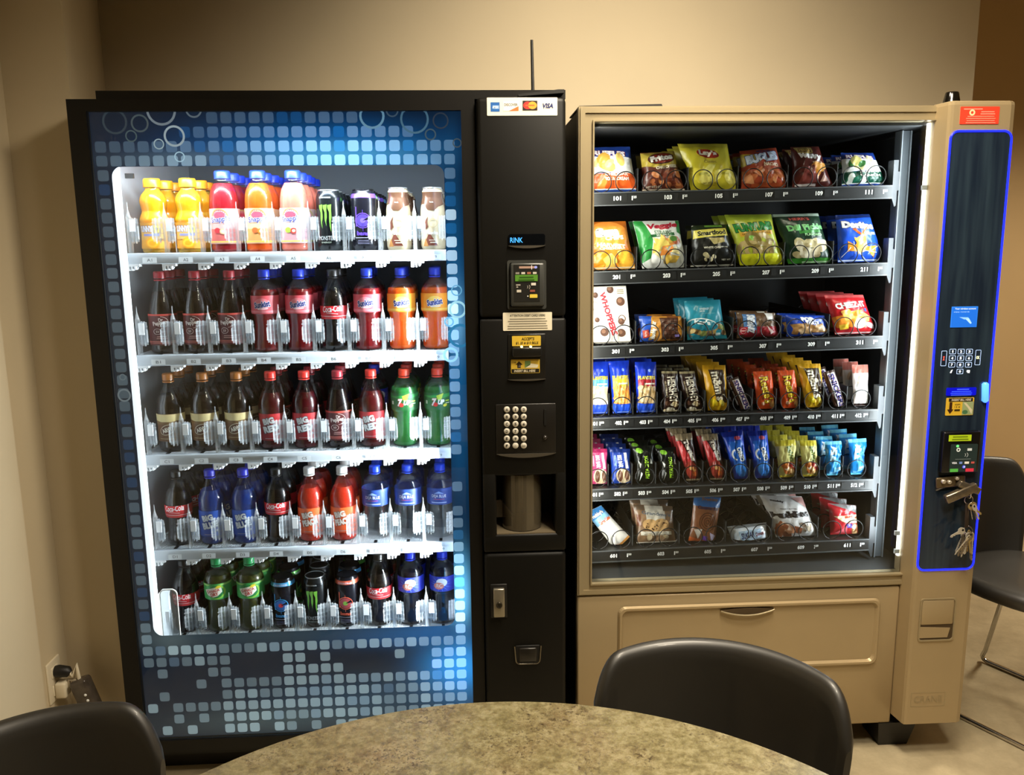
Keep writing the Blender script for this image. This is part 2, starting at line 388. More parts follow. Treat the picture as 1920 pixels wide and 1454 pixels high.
def art_glow_col(x, z):
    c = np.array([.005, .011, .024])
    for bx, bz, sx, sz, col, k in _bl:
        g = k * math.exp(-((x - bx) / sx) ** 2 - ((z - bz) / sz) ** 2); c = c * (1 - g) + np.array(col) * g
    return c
gr = MB(); nx, nz = 72, 132
gx0, gx1, gz0, gz1 = -.9, -.004, .13, 1.787
hole = rrect((WX0 + WX1) / 2, (WZ0 + WZ1) / 2, WX1 - WX0, WZ1 - WZ0, .025, 6)
def inhole(x, z, m=0):
    dx = max(WX0 + .025 - x, x - WX1 + .025, 0); dz = max(WZ0 + .025 - z, z - WZ1 + .025, 0); return math.hypot(dx, dz) < .025 + m
xs = sorted(set([gx0 + (gx1 - gx0) * i / nx for i in range(nx + 1)] + [WX0, WX1, WX0 + .025, WX1 - .025])); zs = sorted(set([gz0 + (gz1 - gz0) * i / nz for i in range(nz + 1)] + [WZ0, WZ1, WZ0 + .025, WZ1 - .025]))
for i in range(len(xs) - 1):
    for j in range(len(zs) - 1):
        a, b_, c_, d_ = xs[i], xs[i + 1], zs[j], zs[j + 1]
        if WX0 - 1e-6 <= a and b_ <= WX1 + 1e-6 and WZ0 - 1e-6 <= c_ and d_ <= WZ1 + 1e-6 and not ((a < WX0 + .0249 or b_ > WX1 - .0249) and (c_ < WZ0 + .0249 or d_ > WZ1 - .0249)): continue
        q = [(a, c_), (b_, c_), (b_, d_), (a, d_)]
        if (a + b_ > 2 * WX0 and a + b_ < 2 * WX1 and c_ + d_ > 2 * WZ0 and c_ + d_ < 2 * WZ1): continue
        gr.face([(x, .004, z) for x, z in q], [(*art_glow_col(x, z), 1) for x, z in q])
# rounded corners of the window
for sx in (0, 1):
    for sz in (0, 1):
        cxx = WX1 if sx else WX0; czz = WZ1 if sz else WZ0; ox = cxx - (.025 if sx else -.025); oz = czz - (.025 if sz else -.025)
        pts = [(cxx, czz)] + [(ox + .025 * math.cos(t) * (1 if sx else -1), oz + .025 * math.sin(t) * (1 if sz else -1)) for t in [pi / 2 * k / 8 for k in range(9)]]
        for k in range(1, 9): gr.face([(pts[0][0], .004, pts[0][1]), (pts[k][0], .004, pts[k][1]), (pts[k + 1][0], .004, pts[k + 1][1])], (*art_glow_col(*pts[0]), 1))
rt = random.Random(11); pitch = .0338
art = Art()
for i in range(27):
    for j in range(50):
        x = gx0 + .0036 + pitch * (i + .5); z = gz0 + .004 + pitch * (j + .5)
        if x > gx1 - .01 or z > gz1 - .01 or any(inhole(x + a, z + b_) for a in (-.012, 0, .012) for b_ in (-.012, 0, .012)): continue
        base = art_glow_col(x, z); lum = float(base @ [.25, .6, .15])
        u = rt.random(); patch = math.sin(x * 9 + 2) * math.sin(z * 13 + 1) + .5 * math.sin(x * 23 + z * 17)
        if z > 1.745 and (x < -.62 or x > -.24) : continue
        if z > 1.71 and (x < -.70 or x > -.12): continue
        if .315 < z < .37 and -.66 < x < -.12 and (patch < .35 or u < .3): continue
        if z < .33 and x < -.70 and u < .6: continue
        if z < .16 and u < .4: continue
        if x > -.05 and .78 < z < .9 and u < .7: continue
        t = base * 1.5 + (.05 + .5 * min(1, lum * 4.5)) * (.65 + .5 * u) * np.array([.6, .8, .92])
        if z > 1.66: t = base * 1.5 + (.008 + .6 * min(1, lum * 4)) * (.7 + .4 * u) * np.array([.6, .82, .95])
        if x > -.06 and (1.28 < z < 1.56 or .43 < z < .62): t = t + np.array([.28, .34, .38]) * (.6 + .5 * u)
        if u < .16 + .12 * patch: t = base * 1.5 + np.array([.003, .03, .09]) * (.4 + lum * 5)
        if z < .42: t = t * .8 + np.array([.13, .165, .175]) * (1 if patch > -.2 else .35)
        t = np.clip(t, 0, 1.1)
        pts = rrect(x, z, .0265, .0265, .006, 3)
        pts2 = [(p[0], max(p[1], WZ1 + .001)) if z > WZ1 and p[1] < WZ1 + .001 else p for p in pts]
        tri = [(0, k, k + 1) for k in range(1, len(pts2) - 1)]
        art.items.append((pts2, tri, (*t, 1)))
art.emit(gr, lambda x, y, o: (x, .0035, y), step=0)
rings = Art()
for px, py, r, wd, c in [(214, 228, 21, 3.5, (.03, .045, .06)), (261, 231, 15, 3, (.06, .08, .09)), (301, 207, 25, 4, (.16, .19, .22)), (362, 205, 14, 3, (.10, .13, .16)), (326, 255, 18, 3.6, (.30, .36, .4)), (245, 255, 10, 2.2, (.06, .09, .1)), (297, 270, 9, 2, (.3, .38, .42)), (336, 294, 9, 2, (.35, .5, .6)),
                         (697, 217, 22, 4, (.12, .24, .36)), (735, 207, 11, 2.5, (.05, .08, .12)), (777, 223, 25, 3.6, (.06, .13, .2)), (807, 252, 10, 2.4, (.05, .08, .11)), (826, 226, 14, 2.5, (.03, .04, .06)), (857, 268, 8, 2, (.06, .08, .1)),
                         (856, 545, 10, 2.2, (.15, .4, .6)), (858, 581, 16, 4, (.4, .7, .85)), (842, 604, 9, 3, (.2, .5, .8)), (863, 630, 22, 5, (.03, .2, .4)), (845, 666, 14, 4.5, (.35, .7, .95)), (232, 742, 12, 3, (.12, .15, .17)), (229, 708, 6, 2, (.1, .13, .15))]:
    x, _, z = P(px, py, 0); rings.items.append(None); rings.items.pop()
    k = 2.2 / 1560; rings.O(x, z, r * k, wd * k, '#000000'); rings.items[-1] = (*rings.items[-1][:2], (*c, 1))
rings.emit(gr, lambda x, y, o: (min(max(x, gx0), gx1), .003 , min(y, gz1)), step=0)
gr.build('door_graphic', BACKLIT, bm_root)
# window glass over the whole door, and the light covers inside it
MB().box(-.9, -.004, -.006, -.002, .131, 1.787).build('door_glass', GLASS, bm_root)
TUBE = mat('light_cover', '#f4f8ff', .4, emit=3.2)
MB().rbox(-.889, -.848, .012, .03, .40, 1.70, .004).build('light_cover', mat('light_cover_left', '#eef2f6', .4, emit=1.1), bm_root)
MB().rbox(-.046, -.014, .02, .034, .42, 1.68, .004).build('light_cover', TUBE, bm_root)
MB().box(-.846, -.825, .05, .056, 1.635, 1.647).build('latch_clip', DARK, bm_root)
# shelves
LX = [-.806 + .0902 * i for i in range(9)]; GXB = [-.806 - .0451 + .0902 * i for i in range(10)]
SZ = [1.448, 1.186, .919, .653, .396]       # deck heights
LET = 'ABCDE'
DECK = mat('shelf_deck', '#e6eaee', .35, var=.02)
STRIPM = colmat('label_strip', .4)
for si, z in enumerate(SZ):
    sh = MB().box(-.872, -.03, .062, .6, z - .022, z - .002)
    x = -.86
    while x < -.035:
        sh.box(x, x + .0016, .064, .16, z - .003, z); x += .0042
    for g in GXB[1:-1]: sh.box(g - .001, g + .001, .13, .6, z, z + .05)
    for lx in LX: sh.box(lx - .004, lx + .004, .063, .085, z - .001, z + .0015, mi=1)
    shelf = sh.build('drink_shelf', [DECK, DARK], bm_root)
    st = MB().rbox(-.876, -.03, .048, .062, z - .026, z + .002, .002, col=rgba('#c4ccd4'))
    a = Art()
    for i, lx in enumerate(LX):
        a.R(lx + .004, z - .016, .036, .014, '#dfe5ea'); a.T(f'{LET[si]}{i + 1}', lx + .004, z - .016, .0125, .0075, '#4a4f55', bold=.0)
    a.emit(st, lambda x, y, o: (x, .048 - o, y), off=.0004)
    if si == 4: st = None
    if st: st.build('label_strip', STRIPM, shelf, loc=(0, 0, 0))
    for gi, g in enumerate(GXB):
        gt = MB(); y = .055
        gt.box(g - .0045, g + .0045, y, y + .014, z - .004, z + .094).box(g - .0015, g + .0015, y - .004, y, z + .004, z + .088)
        for sgn in (-1, 1):
            def Tw(p, sgn=sgn): return (g + sgn * (.004 + p[0] * .86), y + .004 - p[0] * .45 + p[1], p[2])
            if (gi == 0 and sgn < 0) or (gi == 9 and sgn > 0): continue
            gt.box(0, .027, 0, .0025, z + .03, z + .088, T=Tw)
            for q in (.008, .017, .026): gt.box(q, q + .0022, -.004, .004, z + .026 + .012 * (q > .02), z + .09 - .02 * (q > .02), T=Tw)
            for q in (.036, .05, .062, .076): gt.box(.0, .029, -.002, .003, z + q, z + q + .002, T=Tw)
        gt.lathe([(.006, 0), (.004, .008), (.0015, .018), (.001, .034)], 6, (g, y + .006, z + .094))
        gt.box(g + .008, g + .022, y - .013, y - .011, z + .056, z + .086, mi=1)  # white patch painted in for the tube's reflection on the wing
        gt.build('bottle_gate', [ACRYL, WHITEP], shelf, loc=(0, 0, 0))
    if si < 4:
        for g in GXB[:9]:
            cl = MB(); zz = z - .026
            cl.box(g - .012, g + .022, .05, .066, zz - .006, zz).box(g - .012, g - .004, .05, .066, zz - .016, zz - .006).box(g + .0, g + .004, .05, .066, zz - .016, zz - .006).box(g + .008, g + .012, .05, .066, zz - .014, zz - .006).box(g - .012, g + .014, .058, .066, zz - .011, zz - .008)
            cl.build('strip_clip', WHITEP, shelf, loc=(0, 0, 0))
# delivery cup waiting at the bottom left
dc = MB(); x0, _, z1 = P(287, 1122, .03); x1 = PX(311, 1122, .03); zb = .385
dc.prism([(x0, zb), (x1, zb), (x1, z1), (x1 + .004, z1 + .012), (x0 + .016, z1 + .013), (x0, z1 - .004)], lambda p: (p[0], .03 + (p[0] - x0) * .5, p[1]), lambda p: (p[0], .06, p[1]))
cup = dc.build('delivery_cup', WHITEP, bm_root)
ca = MB(); xa, xb = PX(300, 1110, .03), PX(337, 1150, .03); zt = PZ(330, 1103, .03)
o_ = rrect((xa + xb) / 2, (zt + zb) / 2, xb - xa, zt - zb, .016, 5); i_ = [((p[0] - (xa + xb) / 2) * .93 + (xa + xb) / 2, (p[1] - (zt + zb) / 2) * .97 + (zt + zb) / 2) for p in o_]
ca.ringprism(o_, i_, lambda p: (p[0], .022, p[1]), lambda p: (p[0], .026, p[1])).prism(i_, lambda p: (p[0], .023, p[1]), lambda p: (p[0], .025, p[1]), mi=1)
ca.build('cup_shield', [mat('acrylic_edge', '#e9e6dd', .3), ACRYL], cup, loc=(0, 0, 0))
# control column of the drink machine
YC = -.03
def cpt(u, v): return P(u, v, YC)
def crect(u0, v0, u1, v1):
    vm, um = (v0 + v1) / 2, (u0 + u1) / 2
    return PX(u0, vm, YC), PX(u1, vm, YC), PZ(um, v1, YC), PZ(um, v0, YC)
CONS = mat('control_panel_paint', '#0b0a07', .5, var=.1, scale=6, spec=.25)
cx0, cx1 = .033, .253
ox0, ox1, oz0, oz1 = crect(931, 892, 1042, 1002)
seam1, seam2 = PZ(985, 597, YC), PZ(985, 1036, YC)
pn = MB()
pn.rbox(cx0, cx1, YC, .03, seam1 + .001, 1.815, .012, 3).rbox(cx0, cx1, YC, .03, oz1, seam1 - .001, .006, 2).rbox(cx0, ox0, YC, .03, oz0 - .012, oz1 + .01, .006, 2).rbox(ox1, cx1, YC, .03, oz0 - .012, oz1 + .01, .006, 2)
pn.rbox(cx0, cx1, YC, .03, seam2 + .001, oz0, .006, 2).rbox(cx0, cx1, YC, .03, .1, seam2 - .001, .012, 3)
pn.build('control_panel', CONS, bm_root)
nb = MB().box(ox0 - .005, ox1 + .005, .14, .15, oz0 - .02, oz1 + .02).box(ox0 - .015, ox0 - .004, .03, .15, oz0 - .02, oz1 + .02).box(ox1 + .004, ox1 + .015, .03, .15, oz0 - .02, oz1 + .02).box(ox0, ox1, -.02, .15, oz1, oz1 + .01)
niche = nb.build('dispensing_niche', DARK, bm_root)
cc = (ox0 + ox1) / 2 - .008, .03, oz0
MB().box(ox0, ox1, YC + .004, .14, oz0 - .006, oz0 + .002).build('niche_floor', mat('niche_floor_plastic', '#6a5f4c', .3), niche, loc=(0, 0, 0))
rr = (PX(1020, 940, 0) - PX(945, 940, 0)) / 2
MB().lathe([(rr, .004), (rr, oz1 - oz0 - .004)], 28, (cc[0], .035, oz0), caps=False, a0=-1.9, a1=1.9).build('clear_sleeve', clear('sleeve_plastic', '#d8d0c0', .07, 1.5, .08, haze=.16, hazecol='#b8a888'), niche, loc=(0, 0, 0))
MB().prism([(0, 0), (.05, 0), (.012, .05), (0, .048)], lambda p: (ox0 + .002 + p[0], .055, oz0 + .02 + p[1]), lambda p: (ox0 + .002 + p[0], .06, oz0 + .02 + p[1])).build('pale_flap', mat('pale_plastic', '#b5ab96', .5), niche, loc=(0, 0, 0))
# card logos sticker
def sticker(name, u0, v0, u1, v1, Y, col, fn, parent=None, m=PRINT, th=.0012, rad=.002, label=None):
    vm, um = (v0 + v1) / 2, (u0 + u1) / 2; x0, x1, z0, z1 = PX(u0, vm, Y), PX(u1, vm, Y), PZ(um, v1, Y), PZ(um, v0, Y)
    mb = MB(); plate(mb, x0, x1, z0, z1, Y, th, col, rad); W, H = x1 - x0, z1 - z0
    a = Art(); fn(a, W, H); a.emit(mb, onplane((x0 + x1) / 2, (z0 + z1) / 2, Y - th), off=.0003, step=.00005)
    o = mb.build(name, m, parent or bm_root, loc=(0, 0, 0) if parent and parent.parent else None)
    if label: o['label'] = label
    return o
def f_cards(a, W, H):
    a.R(-.385 * W, -.02 * H, .13 * W, .52 * H, '#1f5ea8'); a.R(-.375 * W, -.03 * H, .09 * W, .2 * H, '#7ea9d8'); a.T('AMEX', -.38 * W, -.03 * H, .09 * W, .13 * H, '#dfe8f4')
    a.R(-.16 * W, .03 * H, .215 * W, .54 * H, '#f3eee0'); a.Pg([(-.19 * W, -.24 * H), (-.052 * W, -.24 * H), (-.052 * W, .02 * H)], '#e2703a'); a.T('DISCOVER', -.16 * W, .1 * H, .19 * W, .15 * H, '#35302a', bold=.03)
    a.R(.11 * W, .05 * H, .21 * W, .54 * H, '#241a1c'); a.E(.075 * W, .06 * H, .062 * W, .21 * H, '#d8322c'); a.E(.145 * W, .06 * H, .062 * W, .21 * H, '#e8a035'); a.R(.11 * W, .06 * H, .13 * W, .08 * H, '#d9642f')
    a.T('VISA', .365 * W, .04 * H, .15 * W, .27 * H, '#1c2a66', shear=.2, bold=.04)
sticker('card_sticker', 913, 183, 1045, 217, YC, '#efe6cf', f_cards, label='white sticker with four payment card logos')
def f_att(a, W, H):
    a.T('ATTENTION DEBIT CARD USERS', 0, .33 * H, .72 * W, .13 * H, '#3b372c', bold=.02); a.bars(0, .14 * H, .9 * W, 5, .13 * H, '#8b8472')
sticker('notice_sticker', 943, 586, 1035, 620, YC, '#e8dfc6', f_att, label='white notice about debit cards')
# text display
x0, x1, z0, z1 = crect(953, 439, 1022, 460)
ds = MB(); plate(ds, x0, x1, z0, z1, YC, .003, '#06080b', .006); a = Art(); a.T('RINK', (x0 + x1) / 2 - .026, (z0 + z1) / 2 - .001, .031, .0125, '#6fb6ff', bold=.0)
disp = ds.build('display', mat('display_lens', '#06080b', .12), bm_root)
tx = MB(); a.emit(tx, lambda x, y, o: (x, YC - .004, y)); tx.build('display_text', mat('display_glow', '#3d9bff', .4, emit=1.6), disp, loc=(0, 0, 0))
def lip(name, u0, u1, v, hpx, parent=bm_root, m=STEEL):
    x0, x1 = PX(u0, v, YC), PX(u1, v, YC); z = PZ((u0 + u1) / 2, v, YC); n = 14; hh = hpx * 1.37e-3
    pts = [(x0 + (x1 - x0) * k / n, z) for k in range(n + 1)] + [(x0 + (x1 - x0) * k / n, z - hh * math.sin(pi * k / n) ** .7) for k in range(n - 1, 0, -1)]
    return MB().prism(pts, lambda p: (p[0], YC - .007, p[1]), lambda p: (p[0], YC + .002, p[1])).build(name, m, parent)
lip('display_lip', 952, 1023, 460.5, 5, m=mat('dull_silver', '#6d675c', .35, metal=.7)); lip('bill_lip', 952, 1023, 711, 3, m=mat('dull_silver')); lip('keypad_lip', 931, 1042, 850, 8, m=mat('dull_silver'))
# card reader
x0, x1, z0, z1 = crect(951, 488, 1024, 580)
bz = MB(); bz.ringprism(rrect((x0 + x1) / 2, (z0 + z1) / 2, x1 - x0, z1 - z0, .006), rrect((x0 + x1) / 2, (z0 + z1) / 2, x1 - x0 - .012, z1 - z0 - .012, .004), lambda p: (p[0], YC - .004, p[1]), lambda p: (p[0], YC, p[1]))
x0, x1, z0, z1 = crect(957, 493, 1020, 574)
bz.rbox(x0, x1, YC - .016, YC, z0, z1, .005)
rd = bz.build('card_reader', mat('reader_plastic', '#3a3b38', .35, var=.08), bm_root)
mb = MB(); plate(mb, x0 + .008, x1 - .012, z0 + .012, z1 - .004, YC - .016, .001, '#15140f'); W, H = x1 - x0, z1 - z0; a = Art()
a.R(0, .40 * H, .5 * W, .05 * H, '#b09080'); a.R(.12 * W, .40 * H, .02 * W, .1 * H, '#e8e4f0'); a.E(.24 * W, .4 * H, .045 * W, .03 * H, '#9aa4ff')
for k, c in enumerate(('#8f8a80', '#cfc9bd', '#a86a50', '#c9c4b4')): a.R((-.3 + .17 * k) * W, .27 * H, .11 * W, .045 * H, c)
a.R(-.28 * W, .0, .13 * W, .03 * H, '#a8a297'); a.E(-.31 * W, -.05 * H, .03 * W, .018 * H, '#9a948a'); a.R(.17 * W, .015 * H, .14 * W, .06 * H, '#d8d2c6'); a.O(-.04 * W, -.05 * H, .05 * W, .012 * W, '#bcb7ab', a0=-60, a1=60); a.O(-.01 * W, -.05 * H, .08 * W, .012 * W, '#bcb7ab', a0=-50, a1=50)
a.R(-.26 * W, -.14 * H, .13 * W, .06 * H, '#c4beb0'); a.R(.14 * W, -.14 * H, .15 * W, .05 * H, '#8a4a3c'); a.R(.17 * W, -.26 * H, .23 * W, .085 * H, '#d9bf45', rad=.002); a.E(0, -.26 * H, .02 * W, .015 * H, '#e8e4da')
a.emit(mb, onplane((x0 + x1) / 2, (z0 + z1) / 2, YC - .017)); mb.build('reader_face', PRINT, rd, loc=(0, 0, 0))
sx0, sx1, sz0, sz1 = crect(965, 515, 1007, 527)
mb = MB(); plate(mb, sx0, sx1, sz0, sz1, YC - .018, .0005, '#4d7a28'); a = Art(); a.bars(0, .002, .045, 2, .007, '#2c4a18'); a.emit(mb, onplane((sx0 + sx1) / 2, (sz0 + sz1) / 2, YC - .0186)); mb.build('reader_screen', colmat('green_screen', .3, emit=.35), rd, loc=(0, 0, 0))
# bill acceptor
x0, x1, z0, z1 = crect(953, 626, 1023, 712)
ba = MB().rbox(x0, x1, YC - .004, YC, z0, z1, .002); bx0, bx1, bz0, bz1 = crect(960, 650, 1015, 668); ba.rbox(bx0, bx1, YC - .02, YC, bz0, bz1, .004)
acc = ba.build('bill_acceptor', mat('acceptor_plastic', '#0f0e0b', .35), bm_root)
for u in (978, 995): c = P(u, 650.5, YC - .02); MB().lathe([(.0001, -.003), (.003, -.002), (.003, .002), (.0001, .003)], 10, (c[0], c[1], c[2])).build('indicator_lamp', mat('yellow_lamp', '#ffe08a', .4, emit=5), acc, loc=(0, 0, 0))
def f_acc(a, W, H): a.T('ACCEPTS', .05 * W, .2 * H, .45 * W, .3 * H, '#2a2008', shear=.15, bold=.03); a.T('$1, $5 & $10 BILLS', .02 * W, -.22 * H, .78 * W, .3 * H, '#2a2008', shear=.15, bold=.03)
def f_ins(a, W, H):
    a.R(0, -.33 * H, .96 * W, .28 * H, '#1d180c'); a.T('INSERT BILL HERE', -.02 * W, -.33 * H, .74 * W, .17 * H, '#f0e6c8', shear=.15, bold=.02)
    a.Pg([(-.28 * W, -.12 * H), (-.28 * W, .12 * H), (-.34 * W, .12 * H), (-.22 * W, .38 * H), (-.1 * W, .12 * H), (-.16 * W, .12 * H), (-.16 * W, -.12 * H)], '#2a1c08'); a.R(.08 * W, .14 * H, .2 * W, .5 * H, '#6d8a4c'); a.Pg([(0, -.1 * H), (.2 * W, .2 * H), (.45 * W, .1 * H), (.42 * W, -.12 * H)], '#e9e2c4'); a.R(.1 * W, .05 * H, .16 * W, .06 * H, '#3c5a2c', 30); a.T('1 5 10', -.4 * W, .3 * H, .14 * W, .13 * H, '#2a2008')
sticker('bill_sticker', 960, 630, 1014, 649, YC - .004, '#d5b23a', f_acc, acc, label='yellow sticker listing the accepted bills'); sticker('bill_sticker', 958, 674, 1012, 700, YC - .004, '#d5b23a', f_ins, acc, label='yellow sticker with an arrow and bill picture')
# keypad
x0, x1, z0, z1 = crect(930, 757, 1042, 849)
kp = MB().rbox(x0, x1, YC - .004, YC, z0, z1, .002); sx = PX(1022, 782, YC); kp.box(sx - .003, sx + .003, YC - .007, YC, PZ(1022, 797, YC), PZ(1022, 767, YC), mi=1); c = P(1022, 821, YC - .006); kp.lathe([(.005, 0), (.004, .004), (0.0005, .005)], 12, (0, 0, 0)) if 0 else None
pad = kp.build('keypad', [mat('keypad_plate', '#120f0b', .4), DARK], bm_root)
bmn = MB().lathe([(.0065, -.005), (.0065, .0), (.004, .004), (.0003, .005)], 14, (0, 0, 0)); bmn.v = [(c[0] + x, c[1] - z, c[2] + y) for x, y, z in bmn.v]; bmn.build('coin_return_button', mat('button_black', '#262320', .25), pad, loc=(0, 0, 0))
KEYS = ['A12', 'B34', 'C56', 'D78', 'E90', 'F*-']
for r_, row in enumerate(KEYS):
    for k, ch in enumerate(row):
        u = (950.3, 966.4, 982)[k]; v = (768, 781.5, 795, 808.7, 822.3, 835.7)[r_]; c = P(u, v, YC - .004); kb = MB()
        kb.lathe([(.0079, 0), (.0079, .003), (.0066, .0045), (.0001, .0046)], 18, (0, 0, 0), col=rgba('#cfc9ba')); kb.v = [(c[0] + x, c[1] - z, c[2] + y) for x, y, z in kb.v]
        a = Art(); a.T({'*': '*', '-': 'CLR'}.get(ch, ch), 0, 0, .0055 if ch not in '1-*' else (.0025 if ch == '1' else .009 if ch == '-' else .003), .0075 if ch not in '-*' else .003, '#2a2620', bold=.03); a.emit(kb, onplane(c[0], c[2], c[1] - .0046), off=.0003)
        kb.build('key', PRINT, pad, loc=(0, 0, 0))
# lock handle
x0, x1, z0, z1 = crect(920, 1095, 951, 1158)
lk = MB().rbox(x0, x1, YC - .004, YC, z0, z1, .002); lock = lk.build('lock_handle', DARK, bm_root)
x0, x1, z0, z1 = crect(925, 1101, 946, 1154); zmid = z0 + (z1 - z0) * .34
MB().rbox(x0, x1, YC - .016, YC - .004, z0, z1, .003).build('handle_plate', mat('lock_plate', '#a39c8b', .35, metal=.8, var=.1), lock, loc=(0, 0, 0))
cyl = MB().lathe([(.0085, 0), (.0085, .004), (.006, .005), (.0055, .003), (.0005, .003)], 18); c = ((x0 + x1) / 2, YC - .016, (z0 + z1) / 2 - .004); cyl.v = [(c[0] + x, c[1] - z, c[2] + y) for x, y, z in cyl.v]; cyl.box(c[0] - .001, c[0] + .001, c[1] - .0045, c[1] - .003, c[2] - .004, c[2] + .004)
cyl.build('lock_cylinder', mat('lock_core', '#4a453a', .3, metal=.8), lock, loc=(0, 0, 0))
# coin return cup
x0, x1, z0, z1 = crect(965, 1210, 1014, 1243)
cr = MB().rbox(x0 + .003, x1 - .003, YC - .003, YC, z0, z1, .002); cup2 = cr.build('coin_return', DARK, bm_root)
pth = [(x0, YC - .006, z1)] + [(x0 + .003 + .012 * (1 - math.cos(t)), YC - .007, z0 + .012 - .012 * math.sin(t)) for t in [pi / 2 * k / 5 for k in range(6)]] + [(x1 - .003 - .012 * (1 - math.cos(t)), YC - .007, z0 + .012 - .012 * math.sin(t)) for t in [pi / 2 * k / 5 for k in range(5, -1, -1)]] + [(x1, YC - .006, z1)]
MB().tube(pth, .002, 8).build('coin_return_rim', mat('dark_chrome', '#8a857a', .25, metal=1), cup2, loc=(0, 0, 0))
MB().rbox(x0 + .012, x1 - .012, YC - .012, YC - .003, z0 + .008, z1 - .004, .003).build('coin_flap', mat('flap_black', '#1d1a16', .3), cup2, loc=(0, 0, 0))
# antenna and loose cover edge on top
ax, _, az = P(999, 168, .06); tx_, _, tz_ = P(997, 75, .06)
MB().tube([(ax, .06, 1.82), (ax, .06, az + .004), (tx_, .06, tz_)], [.007, .0042, .0036], 10).lathe([(.02, 0), (.02, .006), (.008, .01)], 16, (ax, .06, BZ1 + .008)).build('antenna', DARK, bm_root)
MB().prism([(.137, 1.818), (.249, 1.826), (.25, 1.834), (.236, 1.834), (.137, 1.823)], lambda p: (p[0], -.02, p[1]), lambda p: (p[0], .02, p[1])).build('top_cover_edge', DARK, bm_root)
# ================================================================ snack machine
SX0, SX1 = .288, 1.21
sm_root = empty('snack_vending_machine', (.83, 0, 0), 'tan and silver snack vending machine with a dark blue control column', 'vending machine', 'vending machines against the wall', world=True)
TAN = mat('tan_paint', '#ae9a76', .38, metal=.25, var=.04, scale=4, bump=.03)
SILV = mat('silver_frame', '#a59676', .35, metal=.35, var=.03, scale=5)
cb = MB(); cb.box(SX0 + .002, SX0 + .022, .03, .82, .09, 1.79).box(1.34, 1.36, .03, .82, .09, 1.79).box(SX0 + .022, 1.34, .03, .82, 1.765, 1.79).box(SX0 + .022, 1.34, .03, .82, .09, .12).box(SX0 + .022, 1.34, .8, .82, .12, 1.765)
cb.box(SX0 + .022, 1.34, .03, .8, .5, .535)
cb.build('cabinet', mat('cabinet_black', '#131210', .5, var=.15), sm_root)
ib = MB(); ib.box(.312, .325, .03, .72, .535, 1.765).box(1.25, 1.262, .03, .72, .535, 1.765).box(.325, 1.25, .72, .735, .535, 1.765).box(.325, 1.25, .03, .72, 1.752, 1.765).box(.325, 1.25, .03, .72, .535, .541)
for u in (.55, .66, .8): ib.box(u, u + .02, .712, .72, 1.66, 1.68)
ib.build('inner_liner', mat('snack_liner', '#2b2c2c', .5, var=.1), sm_root)
df = MB()
O = [(SX0, .507), (SX1 + .01, .507), (SX1 + .01, 1.797), (SX0, 1.797)]; I = [(.327, .542), (SX1 - .003, .542), (SX1 - .003, 1.76), (.327, 1.76)]
df.ringprism(O, I, lambda p: (p[0], 0, p[1]), lambda p: (p[0], .03, p[1]))
O2 = [(x + (.004 if x < .5 else -.004), z + (.004 if z < 1 else -.004)) for x, z in O]; I2 = [(x + (-.004 if x < .5 else .002), z + (-.004 if z < 1 else .004)) for x, z in I]
df.ringprism(O2, [(x + (.012 if x < .5 else -.006), z + (.012 if z < 1 else -.012)) for x, z in O2], lambda p: (p[0], -.004, p[1]), lambda p: (p[0], 0, p[1])).ringprism(I2, I, lambda p: (p[0], -.006, p[1]), lambda p: (p[0], 0, p[1]))
df.build('door_frame', SILV, sm_root)
MB().box(.322, SX1, .008, .013, .538, 1.762).build('door_glass', GLASS, sm_root)
# lower front with the delivery door
lf = MB().rbox(SX0, SX1 - .01, 0, .04, .083, .503, .006)
lf.build('lower_front', TAN, sm_root)
dx0, dx1 = PX(1158, 1190, 0), PX(1647, 1180, 0); dz1, dz0 = PZ(1158, 1138, 0), PZ(1640, 1242, 0) - .004
ou = rrect((dx0 + dx1) / 2, (dz0 + dz1) / 2, dx1 - dx0, dz1 - dz0, .02, 5); inn = rrect((dx0 + dx1) / 2, (dz0 + dz1) / 2, dx1 - dx0 - .02, dz1 - dz0 - .02, .019, 5); inn2 = rrect((dx0 + dx1) / 2, (dz0 + dz1) / 2, dx1 - dx0 - .03, dz1 - dz0 - .03, .016, 5)
dd = MB(); n = len(ou)
L = [[(p[0], -.002, p[1]) for p in ou], [(p[0], -.009, p[1]) for p in [(q[0] * .998 + .002 * (dx0 + dx1) / 2, q[1]) for q in rrect((dx0 + dx1) / 2, (dz0 + dz1) / 2, dx1 - dx0 - .008, dz1 - dz0 - .008, .019, 5)]], [(p[0], -.009, p[1]) for p in inn], [(p[0], .0 - .001, p[1]) for p in inn2]]
v = sum(L, []); f = [(i * n + k, i * n + (k + 1) % n, (i + 1) * n + (k + 1) % n, (i + 1) * n + k) for i in range(3) for k in range(n)] + [tuple(range(3 * n, 4 * n))]
dd.add(v, f); ddoor = dd.build('delivery_door', TAN, sm_root)
hx0, hx1, hz = PX(1350, 1143, 0), PX(1450, 1140, 0), PZ(1400, 1142, 0)
n = 16; top = [(hx0 + (hx1 - hx0) * k / n, hz + .006 * math.sin(pi * k / n)) for k in range(n + 1)]; bot = [(hx0 + (hx1 - hx0) * k / n, hz - .013 * math.sin(pi * k / n) ** .8) for k in range(n - 1, 0, -1)]
MB().prism(top + bot, lambda p: (p[0], -.0096, p[1]), lambda p: (p[0], -.001, p[1])).build('handle_recess', mat('recess_brown', '#4a3a24', .6), ddoor, loc=(0, 0, 0))
MB().tube([(p[0], -.0085 - .005 * math.sin(pi * k / n), p[1] - .001) for k, p in enumerate([(hx0 + (hx1 - hx0) * k / n, hz - .013 * math.sin(pi * k / n) ** .8) for k in range(n + 1)])], .0028, 8).build('handle_lip', SILV, ddoor, loc=(0, 0, 0))
